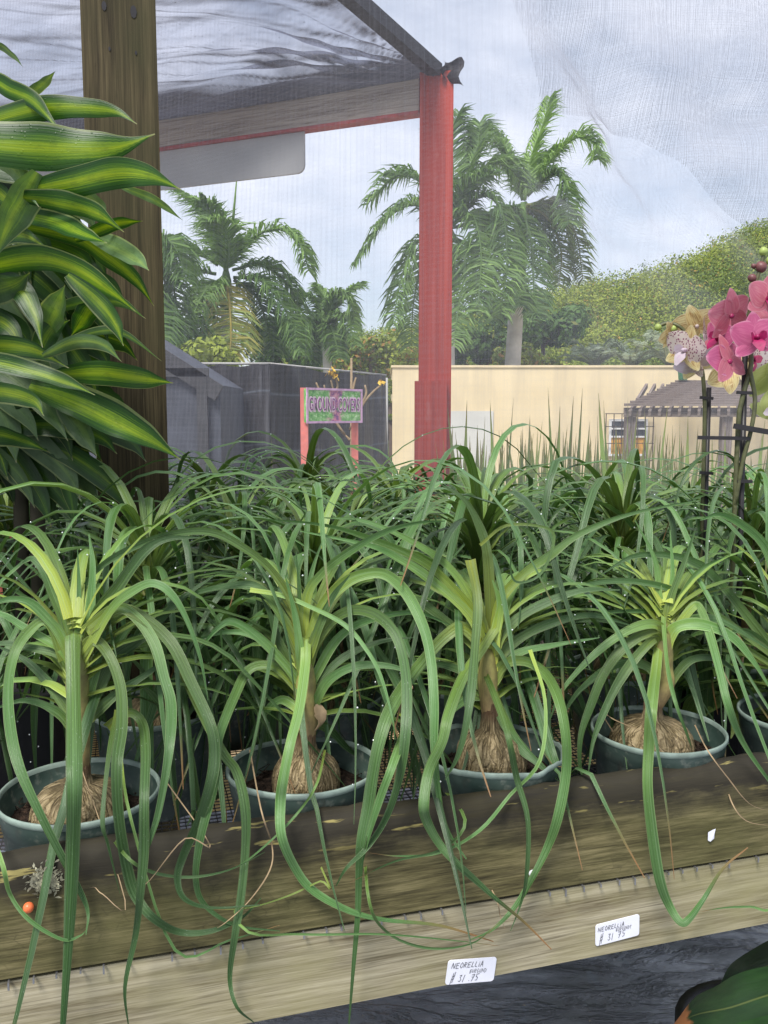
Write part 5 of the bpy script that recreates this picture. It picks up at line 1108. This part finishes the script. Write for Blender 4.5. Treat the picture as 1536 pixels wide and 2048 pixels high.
# pink orchid
o2 = P(1482, 1110, OY); o2.z = ZM
t2 = orchid('orchid with large pink flowers and dark buds on a black stake', o2, 0)
opot(t2, o2); oleaves(t2, o2, rr)
m = MB(); m.tube([V((o2.x + .005, OY, ZM + .1)), P(1490, 712, OY)], .0058, 8); m.build('stake', M['stake'], t2, o2)
m = MB(); m.tube(crom([V((o2.x - .015, OY - .008, ZM + .1)), P(1474, 900, OY - .012), P(1484, 800, OY - .012), P(1502, 730, OY - .008), P(1498, 640, OY), P(1506, 580, OY), P(1518, 545, OY), P(1530, 500, OY)], 30), [.0048] * 18 + [.0038] * 13, 7); m.build('flower_spike', M['orchid_stem'], t2, o2)
m = MB(); m.tube(crom([P(1500, 742, OY - .014), P(1510, 800, OY - .016), P(1502, 860, OY - .018), P(1484, 930, OY - .016), P(1470, 1010, OY - .012)], 16), .0042, 7); m.build('flower_spike', M['orchid_stem'], t2, o2)
m = MB(); m.bar(P(1396, 875, OY - .02), P(1500, 877, OY - .02), .006, .007); m.build('clip', M['stake'], t2, o2, False)
m = MB(); m.bar(P(1468, 852, OY - .026), P(1560, 868, OY - .03), .008, .01); m.build('clip', M['stake'], t2, o2, False)
for py in (785, 962): 
    m = MB(); m.bar(P(1474, py, OY - .014), P(1504, py + 1, OY - .014), .007, .006); m.build('clip', M['stake'], t2, o2, False)
fl(t2, o2, 1512, 676, OY - .05, (-.12, -1, .12), -.12, 106, M['pink'], M['pink'], M['lip'])
fl(t2, o2, 1462, 632, OY - .01, (-.45, .8, .25), .35, 112, M['coral'], M['coral'], M['lip'])
fl(t2, o2, 1458, 724, OY - .03, (-.5, .75, -.25), .2, 116, M['pink'], M['coral'], M['lip'])
fl(t2, o2, 1534, 598, OY - .02, (.25, -.9, .1), .1, 100, M['coral'], M['coral'], M['lip'])
fl(t2, o2, 1440, 676, OY + .01, (-.8, -.3, .1), .4, 90, M['pink'], M['coral'], M['lip'])
fl(t2, o2, 1548, 648, OY + .02, (.2, -.6, .5), .5, 100, M['coral'], M['coral'], M['lip'])
bud(t2, o2, P(1522, 534, OY), .0115, M['bud'], (-.3, 0, .6)); bud(t2, o2, P(1504, 556, OY), .0085, M['bud'], (-.8, 0, .2)); bud(t2, o2, P(1507, 532, OY), .005, M['bud'], (-.6, 0, .6)); bud(t2, o2, P(1527, 503, OY), .009, M['bud_green'], (-.2, 0, .6)); bud(t2, o2, P(1540, 520, OY), .0085, M['bud_green'], (.3, 0, .6))
m = MB()
for a, b in (((1513, 552), (1508, 556)), ((1518, 543), (1508, 536)), ((1520, 540), (1521, 536))): m.tube([P(*a, OY), P(*b, OY)], .002, 5)
m.build('bud_stalk', M['orchid_stem'], t2, o2)
# pale green orchid at the edge
o3 = P(1560, 1100, OY + .03); o3.z = ZM
t3 = orchid('orchid with pale green petals mostly cut off by the frame', o3, 0); opot(t3, o3); oleaves(t3, o3, rr)
m = MB(); m.tube([V((o3.x, o3.y, ZM + .1)), P(1562, 740, OY + .03)], .005, 8); m.build('stake', M['stake'], t3, o3)
m = MB(); m.tube(crom([V((o3.x + .01, o3.y, ZM + .1)), P(1568, 850, OY + .02), P(1552, 790, OY), P(1545, 740, OY + .02)], 14), .004, 7); m.build('flower_spike', M['orchid_stem'], t3, o3)
fl(t3, o3, 1546, 752, OY + .04, (-.35, .7, .4), .4, 116, M['palegreen'], M['palegreen'], M['lilac']); fl(t3, o3, 1556, 826, OY + .02, (-.3, -.7, .5), .9, 112, M['palegreen'], M['palegreen'], M['lilac'])

# ------------------------------------------------------------------ pointed plants beyond the net, lime plants by the post
CL = [([(895, 815), (934, 800), (905, 850), (955, 850)], 930, 3.5), ([(980, 800), (1027, 795), (1005, 860), (1045, 850)], 1010, 3.4), ([(1096, 775), (1120, 812), (1147, 792), (1165, 776), (1135, 850)], 1125, 3.55), ([(1197, 786), (1207, 800), (1232, 850), (1256, 792)], 1215, 3.45), ([(1288, 806), (1312, 860), (1336, 806), (1300, 840)], 1300, 3.6), ([(1362, 880), (1376, 832), (1396, 850), (1424, 870)], 1390, 3.5), ([(1450, 850), (1480, 880), (1530, 840)], 1490, 3.6), ([(1075, 860), (1060, 900), (1100, 880)], 1070, 3.7)]
CL += [([(955, 860), (970, 830)], 960, 3.3), ([(1060, 830), (1040, 870), (1085, 840)], 1055, 3.3), ([(1180, 840), (1160, 870), (1195, 830)], 1175, 3.25), ([(1262, 850), (1275, 820), (1245, 870)], 1265, 3.25), ([(1345, 850), (1330, 870), (1360, 835)], 1345, 3.3)]
CLAB = ['pointed upright green plant nearest the red post', 'pointed upright plant with two tall blades against the pale shutter', 'pointed upright plant with three close tall blades against bare yellow wall', 'pointed upright plant just in front of the window', 'pointed upright plant under the front of the pergola', 'pointed upright plant framed behind the striped orchid stake', 'pointed upright plant behind the pink orchid stake', 'low pointed plant between the taller clumps by the bare wall'] + ['shorter pointed plant close to the netting, before the pale shutter', 'shorter pointed plant close to the netting, before bare yellow wall right of the shutter', 'shorter pointed plant close to the netting, just short of the window', 'shorter pointed plant close to the netting, below the barred window', 'shorter pointed plant close to the netting, below the pergola front beam']
for i, (tips, bpx, Y) in enumerate(CL):
    b = P(bpx, 1010, Y); o = V((b.x, Y, 0)); rr = random.Random(300 + i)
    t = thing('spiky_plant', o, CLAB[i], 'plant', 'pointed plants beyond the netting')
    m = MB(); m.lathe((o.x, o.y, .0), [(0, .002), (.1, .002), (.13, .24), (.137, .24), (.137, .26), (.12, .26), (.11, .2), (0, .2)], 24); m.build('pot', M['pot_black'], t, o)
    for j, (tx, ty) in enumerate(tips + [(bpx + rr.uniform(-60, 60), rr.uniform(860, 930)) for _ in range(15)]):
        p0 = V((o.x + rr.uniform(-.06, .06), Y + rr.uniform(-.05, .05), .2)); p2 = P(tx, ty, Y + rr.uniform(-.1, .1)); p1 = p0.lerp(p2, .5) + V((rr.uniform(-.02, .02), 0, .03))
        m = MB(); w0 = rr.uniform(.02, .04)
        m.strap(crom([p0, p1, p2], 14), lambda q: w0 * max(.02, (1 - q ** 2.8)), V((1, rr.uniform(-.5, .5), 0)), .22, (rr.random(), .4, .6, 1), twist=rr.uniform(-.5, .5)); m.build('leaf', M['blade'], t, o)
for i, (px, py, Y) in enumerate([(120, 905, 3.2), (60, 900, 3.5), (165, 930, 3.0)]):
    b = P(px, py + 40, Y); o = V((b.x, Y, 0)); rr = random.Random(400 + i)
    t = thing('lime_plant', o, ['bright lime strap-leaved plant seen through the dracaena, middle one', 'lime strap-leaved plant in a red planter, low behind the dracaena', 'lime strap-leaved plant closest to the base of the timber post'][i], 'plant', 'lime plants beyond the netting')
    m = MB(); z = b.z - .12; m.lathe((o.x, o.y, 0), [(0, .002), (.12, .002), (.16, z), (.17, z), (.17, z + .02), (.15, z + .02), (.14, z - .04), (0, z - .04)], 24); m.build('pot', M['red_plastic'] if i == 1 else M['pot_black'], t, o)
    for j in range(26):
        a = rr.random() * 6.28; d = V((math.cos(a), math.sin(a), 0)); e = rr.uniform(.3, 1.3); L = rr.uniform(.14, .26); p = V((o.x, o.y, z - .02))
        m = MB(); m.strap(crom([p, p + d * L * .5 * math.cos(e) + UP * L * .6 * math.sin(e), p + d * L * math.cos(e) + UP * L * .8 * math.sin(e), p + d * L * 1.4 * math.cos(e) + UP * L * .6 * math.sin(e)], 10), lance(.03), V((-d.y, d.x, 0)), .2, (rr.random(), .6, 0, 1)); m.build('leaf', M['lime'], t, o)

# ------------------------------------------------------------------ things on the bench front
FD = V((1, BS, 0)).normalized()
def on_board(px, py, off): return PV(px, py, V((0, 1.16, 0)) - by * off + by * .004, FD)
STROKES = {'N': [[(0, 0), (.1, 1), (.6, 0), (.75, 1)]], 'E': [[(.6, 1), (0, .95), (0, 0), (.6, .05)], [(0, .5), (.5, .55)]], 'O': [[(.35, 1), (.05, .7), (.05, .25), (.35, 0), (.65, .3), (.62, .75), (.35, 1)]],
 'R': [[(0, 0), (.05, 1), (.5, .9), (.5, .6), (.05, .5), (.6, 0)]], 'L': [[(.1, 1), (0, .1), (.5, .05)]], 'i': [[(.1, .6), (.1, 0)], [(.1, .85), (.14, .9)]], 'A': [[(0, 0), (.35, 1), (.65, 0)], [(.12, .4), (.55, .4)]],
 'B': [[(0, 0), (.05, 1), (.45, .85), (.1, .55), (.5, .3), (0, 0)]], 'U': [[(0, 1), (.05, .1), (.4, .05), (.5, 1)]], 'G': [[(.5, .85), (.2, .95), (0, .4), (.3, 0), (.5, .35), (.3, .4)]], 'D': [[(0, 0), (.05, 1), (.5, .7), (.45, .2), (0, 0)]],
 'Y': [[(0, 1), (.25, .5), (.5, 1)], [(.25, .5), (.2, -.1)]], '$': [[(.1, -.25), (.14, 1.05)], [(.42, -.05), (.5, 1.15)], [(.02, .3), (.55, .45)], [(.05, .6), (.6, .75)]], '3': [[(.05, .9), (.45, .95), (.2, .55), (.5, .3), (.3, 0), (0, .1)]],
 '1': [[(.2, 1), (.12, -.1)]], '.': [[(.1, .02), (.14, .06)]], '7': [[(0, .85), (.55, .9), (.2, -.1)], [(.1, .45), (.5, .5)]], '5': [[(.6, .95), (.1, .9), (.08, .55), (.45, .45), (.4, .05), (.05, 0)]]}
def sticker(corners, lines, label, seed):
    rr = random.Random(seed)
    c3 = [on_board(x, y, .0022) for x, y in corners]; o = c3[3]     # tl, tr, br, bl
    ex = ((c3[1] - c3[0]) + (c3[2] - c3[3])) / 2; ey = ((c3[0] - c3[3]) + (c3[1] - c3[2])) / 2
    t = thing('price_label', o, label, 'price label', 'handwritten price labels on the front board')
    W, H = ex.length, ey.length; r = .12 * H; pth = []
    for cx, cy, a0 in ((W - r, r, -90), (W - r, H - r, 0), (r, H - r, 90), (r, r, 180)):
        for k in range(5): a = R(a0 + k * 22.5); pth.append((cx + r * math.cos(a), cy + r * math.sin(a)))
    f = [o + ex * (x / W) + ey * (y / H) for x, y in pth]; n = len(f); bk = [p + by * .0012 for p in f]
    m = MB(); m.add(f + bk, [tuple(range(n)), tuple(range(2 * n - 1, n - 1, -1))] + [((i + 1) % n, i, n + i, n + (i + 1) % n) for i in range(n)]); m.build('sticker', M['label'], t, o, False)
    m = MB(); hw = .00034
    for (txt, x, y, ch, cw, sl) in lines:
        hw = .00034 if ch > .18 else .00022
        for chh in txt:
            if chh == ' ': x += cw; continue
            wd_ = 0
            for stq in STROKES[chh]:
                pts = []
                for (a, b) in stq: wd_ = max(wd_, a); pts.append(V((x + a * cw + b * ch * sl, y + b * ch + rr.gauss(0, .008), 0)))
                for p, q in zip(pts, pts[1:]):
                    A = o + ex * p.x + ey * p.y; B = o + ex * q.x + ey * q.y; d = (B - A).normalized(); s = d.cross(by).normalized() * hw; off = -by * .0006
                    A, B = A - d * hw * .6, B + d * hw * .6
                    m.add([A - s + off, B - s + off, B + s + off, A + s + off], [(0, 1, 2, 3)])
            x += (wd_ * cw) + cw * .32
    m.build('writing', M['ink'], t, o, False)
sticker([(897, 1922), (994, 1914), (987, 1963), (890, 1970)], [('NEORELLiA', .08, .66, .22, .085, .08), ('BURGUND', .47, .42, .16, .058, .06), ('$', .09, .1, .36, .09, .12), ('31', .25, .1, .28, .1, .1), ('.75', .46, .11, .28, .1, .1)], 'white label handwritten NEORELLIA BURGUND $31.75, nearer the middle of the board', 1)
sticker([(1191, 1851), (1279, 1828), (1278, 1871), (1191, 1893)], [('NEORELLiA', .05, .64, .2, .078, .05), ('BURGUNDY', .46, .46, .15, .052, .04), ('$', .08, .1, .4, .1, .08), ('31', .27, .14, .3, .1, .06), ('75', .5, .16, .28, .11, .06)], 'white label handwritten NEORELLIA BURGUNDY $31.75, the one stuck higher up', 2)
c = on_board(57, 1815, .012); m = MB(); m.lathe(c, [(.0066 * math.sin(math.pi * k / 10), -.0066 * math.cos(math.pi * k / 10)) for k in range(11)], 20); ob = m.build('berry', M['orange'], None, c); tag(ob, 'small orange berry stuck to the dark mouldy rail', 'berry')
m = MB(); m.tube([c - UP * .0, c + by * .012], .0012, 5); m.build('stalk', M['twig'], ob, c)
c = on_board(1064, 1746, .0068); m = MB()
m.add([c + (FD * math.cos(k * .524) + UP * math.sin(k * .524)) * .0052 for k in range(12)] + [c - by * .003], [(k, (k + 1) % 12, 12) for k in range(12)]); ob = m.build('nail', M['white'], None, c); tag(ob, 'round white nail head in the mouldy top rail', 'nail')
m = MB(); m.tube([c, c + by * .02], .0018, 6); m.build('shank', M['staple'], ob, c)
c = on_board(1422, 1672, .007); m = MB(); rr = random.Random(9)
m.add([c + FD * x + UP * z - by * .001 * rr.random() for x, z in ((-.006, .007), (.002, .010), (.008, .011), (.0055, .003), (.006, -.005), (-.001, -.009), (-.006, -.006))] , [(0, 1, 2, 3, 4, 5, 6)]); m.f = [m.f[0][::-1]]
tag(m.build('paper_scrap', M['label'], None, c, False), 'torn scrap of whitish paper left on the top rail', 'paper scrap')
c = on_board(85, 1762, .0058); m = MB(); rr = random.Random(4)  # pale flakes stand for wood laid bare within the mould
for _ in range(420):
    p = c + FD * rr.gauss(.002, .009) + UP * rr.gauss(0, .0085); a = rr.gauss(.9, .8); s = rr.uniform(.0012, .0045); d = FD * math.cos(a) + UP * math.sin(a); e = -FD * math.sin(a) + UP * math.cos(a)
    m.add([p - d * s - by * rr.uniform(0, .003), p - e * s * .4 - by * .001, p + d * s - by * rr.uniform(0, .004), p + e * s * .4 - by * .002], [(0, 1, 2, 3)], None, (.5, 0, 0, 1))
M['bare_wood'] = plain('bare_wood_crust', (.42, .4, .28), .9, .1, .5, 150)
tag(m.build('bare_wood', M['bare_wood'], None, c), 'pale crust of bare wood on the mouldy rail above the berry', 'bare_wood')
# big dark leaves below the bench
o = V((.72, 1.55, 0)); t = thing('broadleaf_plant', o, 'dark broad-leaved plant under the bench, one leaf with an orange brown tip', 'plant'); rr = random.Random(55)
m = MB(); m.lathe(o, [(0, .002), (.12, .002), (.15, .22), (.157, .22), (.157, .235), (.135, .235), (.13, .19), (0, .19)], 28); m.build('pot', M['pot_black'], t, o)
for pts, wpx, Y, bt_ in (([(1660, 1985), (1560, 1985), (1460, 2015), (1390, 2030), (1340, 2056)], 118, 1.25, 1), ([(1680, 1880), (1580, 1915), (1480, 1955), (1420, 2005)], 90, 1.42, 0), ([(1700, 2070), (1560, 2090), (1440, 2110), (1380, 2160)], 120, 1.2, 0), ([(1640, 1930), (1580, 1915), (1530, 1905), (1480, 1925)], 50, 1.5, 0)):
    ps = crom([P(x, y, Y + .06 * i) for i, (x, y) in enumerate(pts)][::1], 26); m = MB()
    m.strap(ps, lance(wpx / FP * Y * 1.1), None, -.12, (rr.random(), bt_, 0, 1), face=True, tilt=-.25, wave=.04); lf = m.build('leaf', M['big_leaf'], t, o)
    m = MB(); m.tube([V(o) + UP * .19, ps[0].lerp(V(o) + UP * .3, .5), ps[0]], [.006, .005, .004], 6); m.build('leaf_stalk', M['orchid_stem'], t, o)
